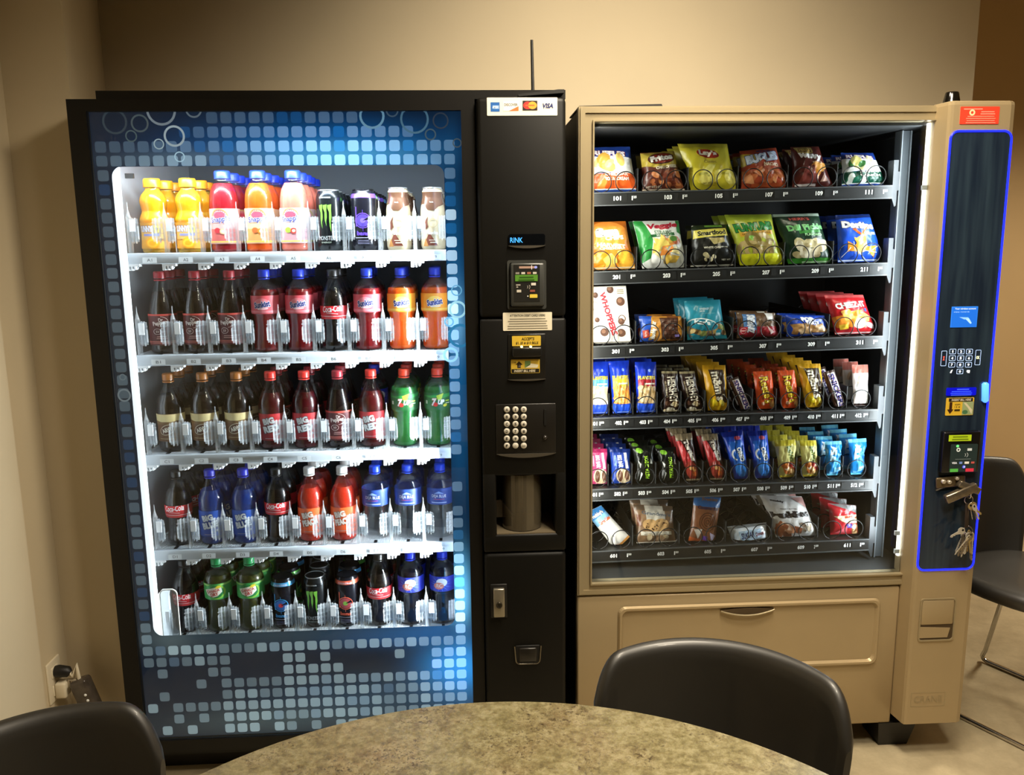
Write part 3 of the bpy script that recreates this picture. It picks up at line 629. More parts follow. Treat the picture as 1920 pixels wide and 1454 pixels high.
for x in (.34, 1.22):
    MB().prism([(x - .055, .083), (x + .058, .083), (x + .045, .0), (x - .04, .0)], lambda p: (p[0] * 1, .0 + (.083 - p[1]) * .25, p[1]), lambda p: (p[0], .12, p[1])).build('foot', DARK, sm_root)
# control column
YK = -.0535
col = MB(); plan = [(1.2, .04), (1.2, .0), (1.2015, -.012), (1.2055, -.046), (1.209, -.054), (1.216, -.055), (1.362, -.055), (1.374, -.05), (1.379, -.04), (1.380, .04)]
lev = [(.112, 1), (.118, 1), (1.79, 1), (1.797, .985), (1.8, .95)]
v = []; 
for z, k in lev:
    for x, y in plan: v.append((1.29 + (x - 1.29) * k, .04 + (y - .04) * (k if k < 1 else 1), z))
n = len(plan); f = [(i * n + q, i * n + (q + 1) % n, (i + 1) * n + (q + 1) % n, (i + 1) * n + q) for i in range(len(lev) - 1) for q in range(n)] + [tuple(range(n)), tuple(range((len(lev) - 1) * n, len(lev) * n))]
col.add(v, f); colo = col.build('control_column', TAN, sm_root)
q = [P(1782, 247, YK), P(1895, 245, YK), P(1825, 1067, YK), P(1719, 1069, YK)]
xl, xr, zb_, zt_ = (q[0][0] + q[3][0]) / 2, (q[1][0] + q[2][0]) / 2, (q[2][2] + q[3][2]) / 2, (q[0][2] + q[1][2]) / 2
po = rrect((xl + xr) / 2, (zb_ + zt_) / 2, xr - xl, zt_ - zb_, .02, 6)
mp_, nt, b, out = newmat('panel_navy'); b.inputs['Roughness'].default_value = .12
tc = nt.nodes.new('ShaderNodeTexCoord'); mpp = nt.nodes.new('ShaderNodeMapping'); mpp.inputs['Scale'].default_value = (30, 1, 2); nz_ = nt.nodes.new('ShaderNodeTexNoise'); nz_.inputs['Scale'].default_value = 1.6
rp = nt.nodes.new('ShaderNodeValToRGB'); rp.color_ramp.elements[0].color = rgba('#1c2635'); rp.color_ramp.elements[1].color = rgba('#2e3d4a'); rp.color_ramp.elements[0].position = .35; rp.color_ramp.elements[1].position = .7
nt.links.new(tc.outputs['Object'], mpp.inputs[0]); nt.links.new(mpp.outputs[0], nz_.inputs['Vector']); nt.links.new(nz_.outputs['Fac'], rp.inputs[0]); nt.links.new(rp.outputs[0], b.inputs['Base Color'])
pan = MB().prism(po, lambda p: (p[0], YK - .002, p[1]), lambda p: (p[0], -.05, p[1])).build('control_panel', mp_, sm_root)
MB().tube([(p[0], YK - .002, p[1]) for p in po], .0028, 8, closed=True).build('light_border', mat('blue_led_border', '#1420f0', .3, emit=2.6), pan, loc=(0, 0, 0))
MB().tube([(p[0], YK - .003, p[1]) for p in rrect((xl + xr) / 2, zt_ - .0, xr - xl, .06, .028, 6)[0:14]], .0015, 6).build('light_border', mat('blue_led_bright', '#6fb4ff', .3, emit=2.5), pan, loc=(0, 0, 0)) if 0 else None
YF = YK - .002
def glow(name, u0, v0, u1, v1, col, fn, e=1.0, parent=pan, rad=.001):
    return sticker(name, u0, v0, u1, v1, YF, col, fn, parent, m=colmat('glow_print_%d' % int(e * 10), .3, emit=e), th=.0012, rad=rad)
def f_scr(a, W, H):
    a.R(0, -.02 * H, .96 * W, .94 * H, '#1c62c8'); a.T('Your wireless account', .02 * W, .4 * H, .8 * W, .08 * H, '#cfe2ff'); a.T('enjoy rewards', -.12 * W, .24 * H, .6 * W, .07 * H, '#8fb9f5')
    a.Pg([(-.2 * W, .0), (.15 * W, -.02 * H), (.2 * W, -.12 * H), (.0, -.12 * H)], '#7fb2f2'); a.Pg([(.05 * W, -.1 * H), (.18 * W, -.06 * H), (.3 * W, -.3 * H), (.25 * W, -.34 * H)], '#9cc6f7')
glow('display_screen', 1783, 575, 1832, 614, '#2a74d6', f_scr, .8)
kpad = MB(); ux, uy = 1680, 520; sc_ = 4.0375
cells = []
for r_ in range(3):
    for k in range(3): cells.append((429 - 4 * r_ + 63 * k + (0 if k < 2 else 0), 563 + 50 * r_, str(1 + k + 3 * r_), '#eaf2ff', 52, 40))
cells += [(482, 714, '0', '#eaf2ff', 52, 40), (360, 615, 'X', '#ff5a4a', 44, 118), (618, 608, 'OK', '#f2f7c0', 44, 118)]
a = Art(); c0 = P(1801, 678, YF)
def kk(px, py): p = P(ux + px / sc_, uy + py / sc_, YF); return p[0] - c0[0], p[2] - c0[2]
for px, py, t, c, w_, h_ in cells:
    x, z = kk(px, py); W, H = w_ / sc_ * 1.345e-3, h_ / sc_ * 1.36e-3
    o = rrect(x, z, W, H, .002, 3); i = rrect(x, z, W - .0016, H - .0016, .0015, 3); a.items.append((o + i, [(k, (k + 1) % 16, 16 + (k + 1) % 16, 16 + k) for k in range(16)], rgba('#bcd4ff')))
    a.T(t, x, z, W * (.32 if t not in ('1', 'OK') else .16 if t == '1' else .6), H * .5 if t not in 'XOK' else .011 if t == 'X' else .008, c, bold=.03)
x, z = kk(415, 714); a.Pg([(x - .003, z - .004), (x + .001, z - .004), (x + .004, z + .005), (x, z + .003)], '#ffffff'); x, z = kk(545, 711); a.R(x, z, .008, .005, '#ffffff'); a.R(x + .001, z - .004, .006, .0015, '#ffffff')
a.emit(kpad, onplane(c0[0], c0[2], YF), off=.0006, step=.00003); kpad.build('touch_keypad', colmat('glow_print_15', .3, emit=1.5), pan, loc=(0, 0, 0))
def f_slot(a, W, H): a.R(.05 * W, .28 * H, .4 * W, .12 * H, '#3a55ff'); a.bars(0, .02 * H, .8 * W, 3, .22 * H, '#3350ff')
glow('bill_slot', 1774, 727, 1830, 742, '#0509a0', f_slot, 1.2, rad=.003)
p0, p1 = P(1846, 717, YF), P(1845, 754, YF); MB().tube([(p0[0], YF - .003, p0[2]), (p0[0], YF - .004, p0[2] - .004), (p1[0], YF - .004, p1[2] + .004), (p1[0], YF - .003, p1[2])], [.004, .0085, .0085, .004], 12).build('bill_light', mat('blue_white_lens', '#4f93ff', .2, emit=1.9), pan, loc=(0, 0, 0))
def f_bill(a, W, H):
    a.R(.02 * W, .38 * H, .86 * W, .2 * H, '#241c10'); a.T('INSERT BILL HERE', .04 * W, .38 * H, .7 * W, .12 * H, '#f0e6cc', shear=.1, bold=.02); a.R(.29 * W, -.1 * H, .4 * W, .74 * H, '#9fb080'); a.Pg([(.12 * W, .22 * H), (.22 * W, .2 * H), (.46 * W, -.2 * H), (.44 * W, -.45 * H), (.3 * W, -.1 * H)], '#ded6b4'); a.E(.2 * W, -.32 * H, .1 * W, .12 * H, '#4a7a52')
    a.Pg([(-.38 * W, .26 * H), (-.28 * W, .26 * H), (-.28 * W, -.15 * H), (-.22 * W, -.15 * H), (-.34 * W, -.4 * H), (-.45 * W, -.15 * H), (-.38 * W, -.15 * H)], '#3a1c08'); a.T('ACCEPTS', -.09 * W, .12 * H, .2 * W, .08 * H, '#3a2c08'); a.T('1 5 10', -.09 * W, -.02 * H, .2 * W, .09 * H, '#3a2c08'); a.T('ABCD', -.09 * W, -.2 * H, .2 * W, .13 * H, '#3a2c08') if 0 else a.R(-.09 * W, -.2 * H, .2 * W, .1 * H, '#3a2c08')
sticker('bill_sticker', 1773, 746, 1825, 779, YF, '#e8bf3a', f_bill, pan, label='yellow sticker with arrow and hand holding a bill')
# card reader on the column
x0, x1, z0, z1 = PX(1760, 845, YF), PX(1829, 845, YF), PZ(1795, 883, YF), PZ(1795, 807, YF)
rd2 = MB().rbox(x0, x1, YF - .02, YF, z0, z1, .004).build('card_reader', mat('reader_black', '#0c0c0d', .3), pan, loc=(0, 0, 0)) if 0 else MB().rbox(x0, x1, YF - .02, YF, z0, z1, .004).build('card_reader', mat('reader_black', '#0c0c0d', .3), sm_root)
mb = MB(); W, H = x1 - x0, z1 - z0; plate(mb, x0 + .2 * W, x1 - .08 * W, z0 + .03 * H, z0 + .7 * H, YF - .02, .0015, '#23302e', .003); a = Art()
a.E(-.13 * W, .16 * H, .04 * W, .032 * H, '#7dff9a'); a.O(-.1 * W, .07 * H, .055 * W, .03 * W, '#d8ded8'); a.R(.2 * W, .07 * H, .12 * W, .06 * H, '#cfd4d0'); a.O(.06 * W, -.06 * H, .05 * W, .012 * W, '#b9beba', a0=-60, a1=60); a.O(.1 * W, -.06 * H, .07 * W, .012 * W, '#b9beba', a0=-60, a1=60); a.R(.04 * W, -.16 * H, .42 * W, .008 * H, '#8b9490')
a.T('VISA', -.18 * W, -.25 * H, .14 * W, .05 * H, '#e8ecf0', bold=.03); a.R(-.01 * W, -.25 * H, .08 * W, .055 * H, '#6d88c4'); a.R(.15 * W, -.25 * H, .12 * W, .055 * H, '#e0dccf'); a.R(.31 * W, -.25 * H, .09 * W, .05 * H, '#b8524a'); a.E(.08 * W, -.35 * H, .045 * W, .04 * H, '#5a6cff'); a.E(.09 * W, -.35 * H, .022 * W, .02 * H, '#e8ecff'); a.R(-.18 * W, -.43 * H, .22 * W, .08 * H, '#56b04a'); a.R(.24 * W, -.43 * H, .22 * W, .08 * H, '#d8344a')
a.emit(mb, onplane((x0 + x1) / 2, (z0 + z1) / 2, YF - .0215)); mb.build('reader_face', colmat('glow_print_3', .3, emit=.3), rd2, loc=(0, 0, 0))
mb = MB(); plate(mb, PX(1779, 822, YF - .02), PX(1821, 822, YF - .02), PZ(1800, 827.5, YF - .02), PZ(1800, 816, YF - .02), YF - .02, .001, '#a3b81e'); a = Art(); a.bars(0, .004, .05, 2, .007, '#5f7010'); a.emit(mb, onplane(PX(1800, 822, YF - .02), PZ(1800, 822, YF - .02), YF - .021)); mb.build('reader_screen', colmat('lime_screen', .3, emit=.45), rd2, loc=(0, 0, 0))
YQ = -.0552
def f_red(a, W, H):
    a.T('Contáctenos', -.18 * W, .36 * H, .48 * W, .07 * H, '#ffb19a') if 0 else a.R(-.18 * W, .36 * H, .48 * W, .06 * H, '#ff9d86'); a.O(-.2 * W, .16 * H, .075 * W, .04 * W, '#ffd9a8'); a.bars(.2 * W, .2 * H, .42 * W, 2, .12 * H, '#ffa38c'); a.bars(.03 * W, -.06 * H, .85 * W, 4, .12 * H, '#ff8f76')
sticker('service_sticker', 1800, 200, 1873, 233, YQ, '#e8432c', f_red, sm_root, label='red service sticker above the blue lit panel')
# coin return in the column
x0, x1, z0, z1 = PX(1723, 1160, YQ), PX(1790, 1160, YQ), PZ(1757, 1202, YQ), PZ(1757, 1122, YQ); W, H = x1 - x0, z1 - z0
crm = MB(); oo = rrect((x0 + x1) / 2, (z0 + z1) / 2, W, H, .01, 5); ii = rrect((x0 + x1) / 2, (z0 + z1) / 2, W - .008, H - .008, .008, 5); crm.ringprism(oo, ii, lambda p: (p[0], YQ - .003, p[1]), lambda p: (p[0], -.05, p[1]))
crn = crm.build('coin_return', SILV, sm_root)
MB().box(x0 + .004, x1 - .004, YQ - .0003, -.05, z0 + .004, z0 + .42 * H).build('coin_recess', mat('recess_brown'), crn, loc=(0, 0, 0))
MB().rbox(x0 + .005, x1 - .005, YQ - .003, -.05, z0 + .38 * H, z1 - .004, .004).build('coin_flap', TAN, crn, loc=(0, 0, 0))
MB().prism([(x0 + .004, z0 + .08 * H), (x1 - .018, z0 + .08 * H), (x1 - .012, z0 + .3 * H), (x0 + .004, z0 + .34 * H)], lambda p: (p[0], YQ - .002, p[1]), lambda p: (p[0], -.05, p[1])).build('coin_scoop', TAN, crn, loc=(0, 0, 0))
x0, x1, z0, z1 = PX(1708, 1312, YQ), PX(1772, 1312, YQ), PZ(1740, 1325, YQ), PZ(1740, 1299, YQ); mb = MB()
mb.ringprism([(x0, z0), (x1, z0), (x1, z1), (x0, z1)], [(x0 + .0015, z0 + .0015), (x1 - .0015, z0 + .0015), (x1 - .0015, z1 - .0015), (x0 + .0015, z1 - .0015)], lambda p: (p[0], YQ - .0003, p[1]), lambda p: (p[0], -.05, p[1])); a = Art(); a.T('CRANE', 0, 0, (x1 - x0) * .8, (z1 - z0) * .45, '#000000', bold=-.01); a.emit(mb, onplane((x0 + x1) / 2, (z0 + z1) / 2, YQ), off=.0012)
mb.c = [None] * len(mb.c); mb.build('embossed_logo', SILV, sm_root)
# light strip, post, delivery bar
MB().rbox(1.194, 1.206, .018, .028, .585, 1.757, .002).build('light_strip', mat('snack_light', '#ffffff', .4, emit=6), sm_root)
for u, v in ((1734, 352), (1683, 1000), (1682, 1034)):
    p = P(u, v, .016); MB().box(p[0] - .008, p[0] + .006, .014, .02, p[2] - .006, p[2] + .006).build('strip_clip', WHITEP, sm_root)
MB().box(1.176, 1.203, .12, .15, .545, 1.75).box(1.176, 1.179, .112, .12, .545, 1.75, mi=1).box(1.2, 1.203, .112, .12, .545, 1.75, mi=1).build('tray_post', [mat('post_grey', '#4d5357', .45), GREYP], sm_root)
p0, p1 = P(1112, 1078, .12), P(1612, 1052, .12); MB().prism([(p0[0], p0[2] - .008), (p1[0], p1[2] - .008), (p1[0], p1[2]), (p0[0], p0[2])], lambda p: (p[0], .12, p[1]), lambda p: (p[0], .16, p[1])).build('delivery_bar', GREYP, sm_root)
MB().prism([(.29, 1.796), (.5, 1.797), (.497, 1.803), (.29, 1.799)], lambda p: (p[0], .005, p[1]), lambda p: (p[0], .2, p[1])).build('top_flap', DARK, sm_root)
ax, _, az = P(1784, 189, .05); MB().lathe([(.0245, 0), (.0225, .006), (.0195, .02), (.0165, .035), (.015, .038), (.0005, .038)], 20, (ax, .05, 1.799)).box(ax - .11, ax + .02, .02, .1, 1.79, 1.8).build('antenna', mat('gloss_black', '#0e0c09', .12), sm_root)
# trays with coils and price tags
TZL = [1.559, 1.352, 1.150, .950, .745, .561]; TZR = [1.572, 1.366, 1.165, .957, .753, .573]; SH = .0345
def strip_z(t, x): return TZL[t] + (TZR[t] - TZL[t]) * (x - .343) / (1.149 - .343)
def floor_z(t, x): return strip_z(t, x) + SH - .002
WIDE = [.397 + .1365 * i for i in range(6)]; NARR = [.3585 + .0682 * i for i in range(12)]
TRAYM = mat('tray_black', '#1d1d1c', .4, var=.1); COILM = mat('coil_black', '#0e0e0e', .3)
ch = MB(); R_ = .0268; pts = []
def coil_y(f): return .062 * max(0, (f - .94) / .06)      # flat rings, stepping to the next one along the tray floor
for turn in range(8):
    for k in range(33):
        a_ = -pi / 2 + .19 + 2 * pi * k / 33
        pts.append((R_ * math.cos(a_), .002 + .062 * turn + coil_y(k / 33), R_ * math.sin(a_)))
ch.tube(pts, .0015, 5); CM = ch.build('coil', COILM); coil_mesh = CM.data
ch2 = MB(); ch2.tube([(-x, y, z) for x, y, z in pts], .0015, 5); c2 = ch2.build('coil', COILM); coil_mesh2 = c2.data
bpy.data.objects.remove(CM); bpy.data.objects.remove(c2)
PRICE = {0: ['1.25', '1.25', '1.25', '1.25', '1.25', '1.25'], 1: ['1.25'] * 6, 2: ['1.50', '1.25', '1.50', '1.50', '1.50', '1.50'], 3: ['1.50'] * 12, 4: ['1.25'] * 12, 5: ['1.50', '1.50', '1.50', '1.50', '2.50', '1.50']}
for t in range(6):
    narrow = t in (3, 4); lanes = NARR if narrow else WIDE; X0, X1 = .328, 1.152
    def sk(p, t=t): return (p[0], p[1], p[2] + strip_z(t, p[0]))
    tr = MB().box(X0, X1, .104, .66, SH - .006, SH - .002, T=sk).box(X0, X1, .1, .106, 0, SH, T=sk, mi=0).box(X0, X1, .098, .102, -.001, .002, T=sk, mi=1).box(X0, X1, .098, .102, SH - .003, SH, T=sk, mi=1)
    pit = (lanes[1] - lanes[0]) / 2
    for x in lanes[:-1]: tr.box(x + pit - .0008, x + pit + .0008, .13, .6, SH, SH + .062, T=sk).box(x + pit - .0009, x + pit + .0009, .1285, .13, SH, SH + .062, T=sk, mi=1)  # lighter front edges paint in the light the dividers catch
    tray = tr.build('snack_tray', [TRAYM, mat('tray_edge', '#4a4c4d', .4)], sm_root)
    br = MB().box(X1, X1 + .013, .1, .13, 0, .1, T=sk).box(X1 + .013, X1 + .018, .1, .11, .02, .07, T=sk).prism([(0, 0), (.013, 0), (.012, -.02), (.008, -.022)], lambda p: (X1 + p[0], .1, strip_z(t, X1) + p[1]), lambda p: (X1 + p[0], .104, strip_z(t, X1) + p[1]))
    br.build('tray_bracket', mat('bracket_grey', '#34373a', .45), tray, loc=(0, 0, 0))
    for i, x in enumerate(lanes):
        for s_ in ((0,) if narrow else (-1, 1)):
            o = bpy.data.objects.new('coil', coil_mesh if s_ <= 0 else coil_mesh2); COL.objects.link(o); o.parent = tray; xx = x + s_ * .0325; o.location = (xx, .112, floor_z(t, xx) + .0285)
        num = f'{t + 1}{(i + 1 if narrow else 2 * i + 1):02d}'; pr = PRICE[t][i]; mb = MB(); a = Art(); zc = SH * .52
        nx_ = -.012 if narrow else .008; a.T(num, nx_, zc, .0185 if narrow else .02, .0115, '#f2f2ee', bold=.035); a.T(pr[0], nx_ + (.0165 if narrow else .04), zc, .003, .011, '#f2f2ee', bold=.03); a.T(pr[2:], nx_ + (.0235 if narrow else .047), zc + .0025, .0085, .006, '#f2f2ee', bold=.03)
        a.R(nx_ + (.037 if narrow else .02), zc, .012, .018, '#262624'); a.R(nx_ + (.037 if narrow else .02), zc, .010, .016, '#1c1c1b')
        a.emit(mb, lambda x_, y_, o_, x=x, t=t: (x + x_, .1 - o_, strip_z(t, x + x_) + y_), off=.0009); mb.build('price_tag', PRINT, tray, loc=(0, 0, 0))
# ================================================================ drinks
def interp(prof, z):
    for (r0, z0), (r1, z1) in zip(prof, prof[1:]):
        if z0 <= z <= z1: return r0 if z1 == z0 else r0 + (r1 - r0) * (z - z0) / (z1 - z0)
    return prof[-1][0]
def smoothprof(prof, n=5):
    p = [prof[0]] + list(prof) + [prof[-1]]; out = []
    for i in range(1, len(p) - 2):
        for k in range(n):
            t = k / n; a, b, c, d = p[i - 1], p[i], p[i + 1], p[i + 2]
            f = lambda q: .5 * (2 * b[q] + (c[q] - a[q]) * t + (2 * a[q] - 5 * b[q] + 4 * c[q] - d[q]) * t * t + (3 * b[q] - a[q] - 3 * c[q] + d[q]) * t ** 3)
            out.append((max(.001, f(0)), f(1)))
    out.append(prof[-1]); return out
STD = [(.026, 0), (.033, .004), (.0355, .014), (.0355, .05), (.0355, .10), (.0345, .118), (.0305, .14), (.0225, .168), (.0155, .19), (.0128, .2), (.0125, .21)]
ROUND = [(.026, 0), (.033, .004), (.0355, .014), (.0352, .05), (.0355, .10), (.036, .125), (.0335, .145), (.025, .166), (.0165, .184), (.0128, .197), (.0125, .21)]
CONT = [(.026, 0), (.0325, .005), (.0345, .02), (.0315, .05), (.0305, .07), (.0335, .09), (.0358, .105), (.0358, .13), (.0335, .148), (.026, .17), (.0175, .19), (.0128, .2), (.0125, .21)]
WAIST = [(.026, 0), (.0335, .004), (.0355, .016), (.0335, .05), (.0315, .072), (.0335, .095), (.0365, .106), (.0368, .12), (.0368, .158), (.0355, .168), (.029, .182), (.0175, .193), (.0128, .2), (.0125, .21)]
SUNNY = [(.028, 0), (.0345, .005), (.0355, .02), (.0335, .045), (.0345, .07), (.037, .082), (.0365, .09), (.031, .104), (.0305, .11), (.0335, .125), (.034, .135), (.0295, .148), (.0215, .158), (.0185, .163), (.018, .172)]
SNAP = [(.03, 0), (.0365, .006), (.0375, .012), (.037, .03), (.037, .1), (.0375, .112), (.0365, .135), (.0325, .157), (.0245, .174), (.0185, .182), (.018, .192)]
BTL = clear('bottle_plastic', '#f8f9f9', .06, 1.5, .05, cap=.2)
def capmesh(r, z0, h):
    mb = MB(); seg = 36
    mb.lathe([(r, 0), (r, h * .8), (r * .93, h), (.0005, h)], seg, (0, 0, z0), rf=lambda a, z: 1 + .03 * (round(a / (2 * pi) * 36) % 2) if z < h * .85 else 1); return mb
def labelband(prof, z0, z1, base, art, off=.0007, rot=0):
    mb = MB(); n = 6; pr = [(interp(prof, z0 + (z1 - z0) * k / n) + off, z0 + (z1 - z0) * k / n) for k in range(n + 1)]
    mb.lathe(pr, 36, col=rgba(base), caps=False)
    if art:
        def fn(x, y, o):
            r = interp(prof, y); a = x / r; rr = r + off + .0003 + o; return (rr * math.sin(a), -rr * math.cos(a), y)
        cuts = [-.06 + .006 * k for k in range(21)]; art.emit(mb, fn, cuts, [z0 + (z1 - z0) * k / n for k in range(1, n)], off=.0002, clip=(-.07, .07, z0, z1))
    return mb
def make_bottle(name, cat, prof, fill, liquid, glow, cap, capr, caph, lab, labart):
    o = empty(name, (0, 0, 0), None, cat); sp = smoothprof(prof)
    zt = prof[-1][1]
    MB().lathe(sp, 28, caps=True).build('bottle_body', BTL, o)
    if liquid:
        lp = [(max(r - .0009, .0005), max(z, .0012)) for r, z in sp if z < fill] + [(max(interp(sp, fill) - .0009, .0005), fill)]
        MB().lathe(lp, 28).build('drink', juice('drink_' + liquid[1:], liquid, glow), o)
    capmesh(capr, zt - .004, caph).build('cap', mat('cap_' + cap[1:], cap, .35), o)
    if zt > .2: MB().lathe([(capr - .001, 0), (capr + .0005, .001), (capr + .0005, .003), (capr - .001, .004)], 20, (0, 0, zt - .011)).build('neck_ring', mat('cap_' + cap[1:], cap, .35), o)
    if lab: labelband(sp, lab[0], lab[1], lab[2], labart).build('label', PRINT, o)
    return remember(o)
CANP = [(.024, 0), (.0265, .003), (.033, .012), (.0333, .02), (.0333, .135), (.032, .142), (.0285, .152), (.027, .1545), (.027, .157)]
def make_can(name, base, art, lid='#b9bcbe', prof=CANP, seg=30, tabcol=None, bands=()):
    o = empty(name, (0, 0, 0), None, 'can'); mb = MB(); sp = prof
    mb.lathe(sp, seg, col=rgba(base))
    for z0, z1, c in bands:
        n = 5; mb.lathe([(interp(sp, z0 + (z1 - z0) * k / n) + .0004, z0 + (z1 - z0) * k / n) for k in range(n + 1)], seg, col=rgba(c), caps=False)
    def fn(x, y, q):
        r = interp(sp, y); rr = r + .0009 + q; a = x / .033; return (rr * math.sin(a), -rr * math.cos(a), y)
    art.emit(mb, fn, [-.06 + .006 * k for k in range(21)], [.012, .135, .142], clip=(-.07, .07, .003, .1535)); mb.build('can_body', colmat('printed_metal', .25, metal=.35), o)
    zt = sp[-1][1]; rt_ = sp[-1][0]
    ld = MB().lathe([(rt_ + .0006, -.002), (rt_ + .001, .0), (rt_ + .0002, .0015), (rt_ - .0015, .0012), (rt_ - .003, -.003), (.012, -.003), (.0005, -.0032)], seg, (0, 0, zt)).build('lid', mat('lid_' + lid[1:], lid, .25, metal=.9), o)
    if tabcol: MB().ringprism([(q[0], q[1] - .004) for q in rrect(0, 0, .013, .02, .006)], [(q[0], q[1] - .007) for q in rrect(0, 0, .006, .007, .003)], lambda p: (p[0], p[1], zt - .002), lambda p: (p[0], p[1], zt - .0008)).build('pull_tab', mat('lid_' + tabcol[1:], tabcol, .25, metal=.9), o)
    return remember(o)
D = {}
# --- orange juice drink
a = Art(); a.R(0, .05, .11, .03, '#e8b35c'); a.T('SUNNY', -.013, .062, .036, .016, '#e9eaf2', bold=.05, oc='#47467e', ow=.05); a.T('D', .0155, .0615, .0135, .021, '#f6cf3e', bold=.08, oc='#3d3a20', ow=.07); a.R(0, .047, .04, .006, '#8f8fc4'); a.R(0, .039, .075, .007, '#d9a85a'); a.E(.003, .026, .017, .015, '#ea9c1c'); a.E(.003, .026, .013, .011, '#f3b52f'); a.E(.003, .026, .008, .006, '#e69a17')
D['sunny'] = make_bottle('juice_bottle', 'bottle', SUNNY, .166, '#ffb020', .5, '#f39a1a', .0208, .022, (.012, .078, '#e2a03c'), a)
# --- fruit drinks
def snapple(liq, g1, g2, fruit):
    a = Art(); a.R(0, .066, .09, .085, g1); a.R(0, .045, .09, .03, g2); a.R(0, .0275, .09, .003, '#d8c24a')
    for k in range(9):
        an = math.radians(20 + 140 * k / 8); a.Pg([(.0145 * math.cos(an - .1), .09 + .0145 * math.sin(an - .1)), (.019 * math.cos(an), .09 + .019 * math.sin(an)), (.0145 * math.cos(an + .1), .09 + .0145 * math.sin(an + .1))], '#d8505e')
    a.O(0, .09, .022, .0025, '#c9b25a', a0=10, a1=170); a.E(0, .094, .014, .009, '#d9455a'); a.T('Snapple', .001, .083, .05, .018, '#3b3f86', rot=6, bold=.03, oc='#f2ecec', ow=.04)
    for k, c in enumerate(fruit): a.E(-.007 + .014 * k, .056 - .002 * k, .008, .0072, c); a.E(-.007 + .014 * k, .056 - .002 * k, .0042, .0038, '#f3e8b8' if k else c)
    return make_bottle('fruit_drink_bottle', 'bottle', SNAP, .176, liq, .45, '#2340d8', .0198, .02, (.022, .112, g1), a)
D['sn_apple'] = snapple('#9a1c28', '#d29a94', '#c4605c', ('#b82a34', '#e3b48c')); D['sn_peach'] = snapple('#f0641c', '#dcae86', '#dc9656', ('#c9622a', '#e8862a')); D['sn_kiwi'] = snapple('#ee8674', '#dcb8b6', '#d2959a', ('#9cc23c', '#d83a34'))
# --- energy cans
a = Art()
for x, top, bot in ((-.011, .118, .058), (.0, .118, .064), (.011, .118, .05)):
    a.Pg([(x - .0055, top), (x + .0045, top + .002), (x + .0035, top - .012), (x + .004, .088), (x + .0015, .074), (x + .0018, bot), (x - .0012, bot + .014), (x - .002, .084), (x - .0015, .1), (x - .005, .11)], '#7fc24a')
a.T('MONSTER', 0, .034, .04, .011, '#e4e6e6', bold=.0); a.T('ENERGY', 0, .023, .026, .004, '#b9c4b4'); a.T('ZERO SUGAR', 0, .1375, .03, .004, '#b5b9b9')
D['monster'] = make_can('energy_drink_can', '#15181a', a, lid='#c4c7c8', tabcol='#b9bcbe')
def bang(c, c2, dot):
    a = Art(); a.T('CREATINE', 0, .1405, .04, .005, '#e8e4f4', bold=.03); a.R(-.017, .088, .003, .05, c); a.O(0, .078, .02, .0022, c); a.E(0, .078, .0165, .0165, c2); a.E(.0, .078, .0065, .0065, dot); a.Pg([(0, .078), (.015, .088), (.016, .08)], '#15141c'); a.R(0, .1, .0012, .01, c); a.R(0, .056, .0012, .01, c); a.T('bang', 0, .044, .032, .014, c, bold=.06); a.R(0, .034, .04, .0014, '#d8d4e4'); a.bars(0, .027, .034, 3, .004, '#8a86a0')
    return make_can('energy_drink_can', '#15151d', a, lid='#1b1b1e', tabcol='#3a3a40', bands=((.136, .147, c),))
D['bang_p'] = bang('#6a4ac0', '#54409c', '#7d66cc'); D['bang_b'] = bang('#4aa3dc', '#3a6fb8', '#c8323c'); D['bang_o'] = bang('#e8664a', '#b24a52', '#86c24a')
D['bang_g'] = bang('#6ecb5a', '#4c9c4a', '#d8e04a')
COFP = [(.026, 0), (.03, .004), (.0325, .012), (.0325, .09), (.0315, .108), (.0275, .128), (.0245, .136), (.0245, .146), (.026, .148), (.026, .153), (.0235, .156), (.0245, .161)]
a = Art(); a.Pg([(-.06, .118), (-.02, .12), (-.008, .104), (.01, .102), (.022, .112), (.06, .122), (.06, .15), (-.06, .15)], '#6a4a38'); a.Pg([(-.013, .078), (-.006, .088), (-.009, .074), (-.006, .06), (-.016, .052), (-.021, .062)], '#6b3d2c'); a.O(.006, .07, .012, .002, '#d9c49a'); a.Pg([(-.02, .012), (-.004, .046), (.018, .012)], '#7a4030'); a.Pg([(-.022, .01), (-.014, .032), (-.007, .01)], '#c98a4a'); a.T('Mocha', .004, .045, .03, .009, '#ffffff', bold=.04); a.T('Mocha', .003, .124, .011, .004, '#e9dfd0'); a.R(.006, .026, .022, .002, '#f3e6d0'); a.R(.008, .02, .02, .003, '#f3e6d0')
D['coffee'] = make_can('coffee_can', '#ecd9b4', a, lid='#d0d0cc', prof=COFP)
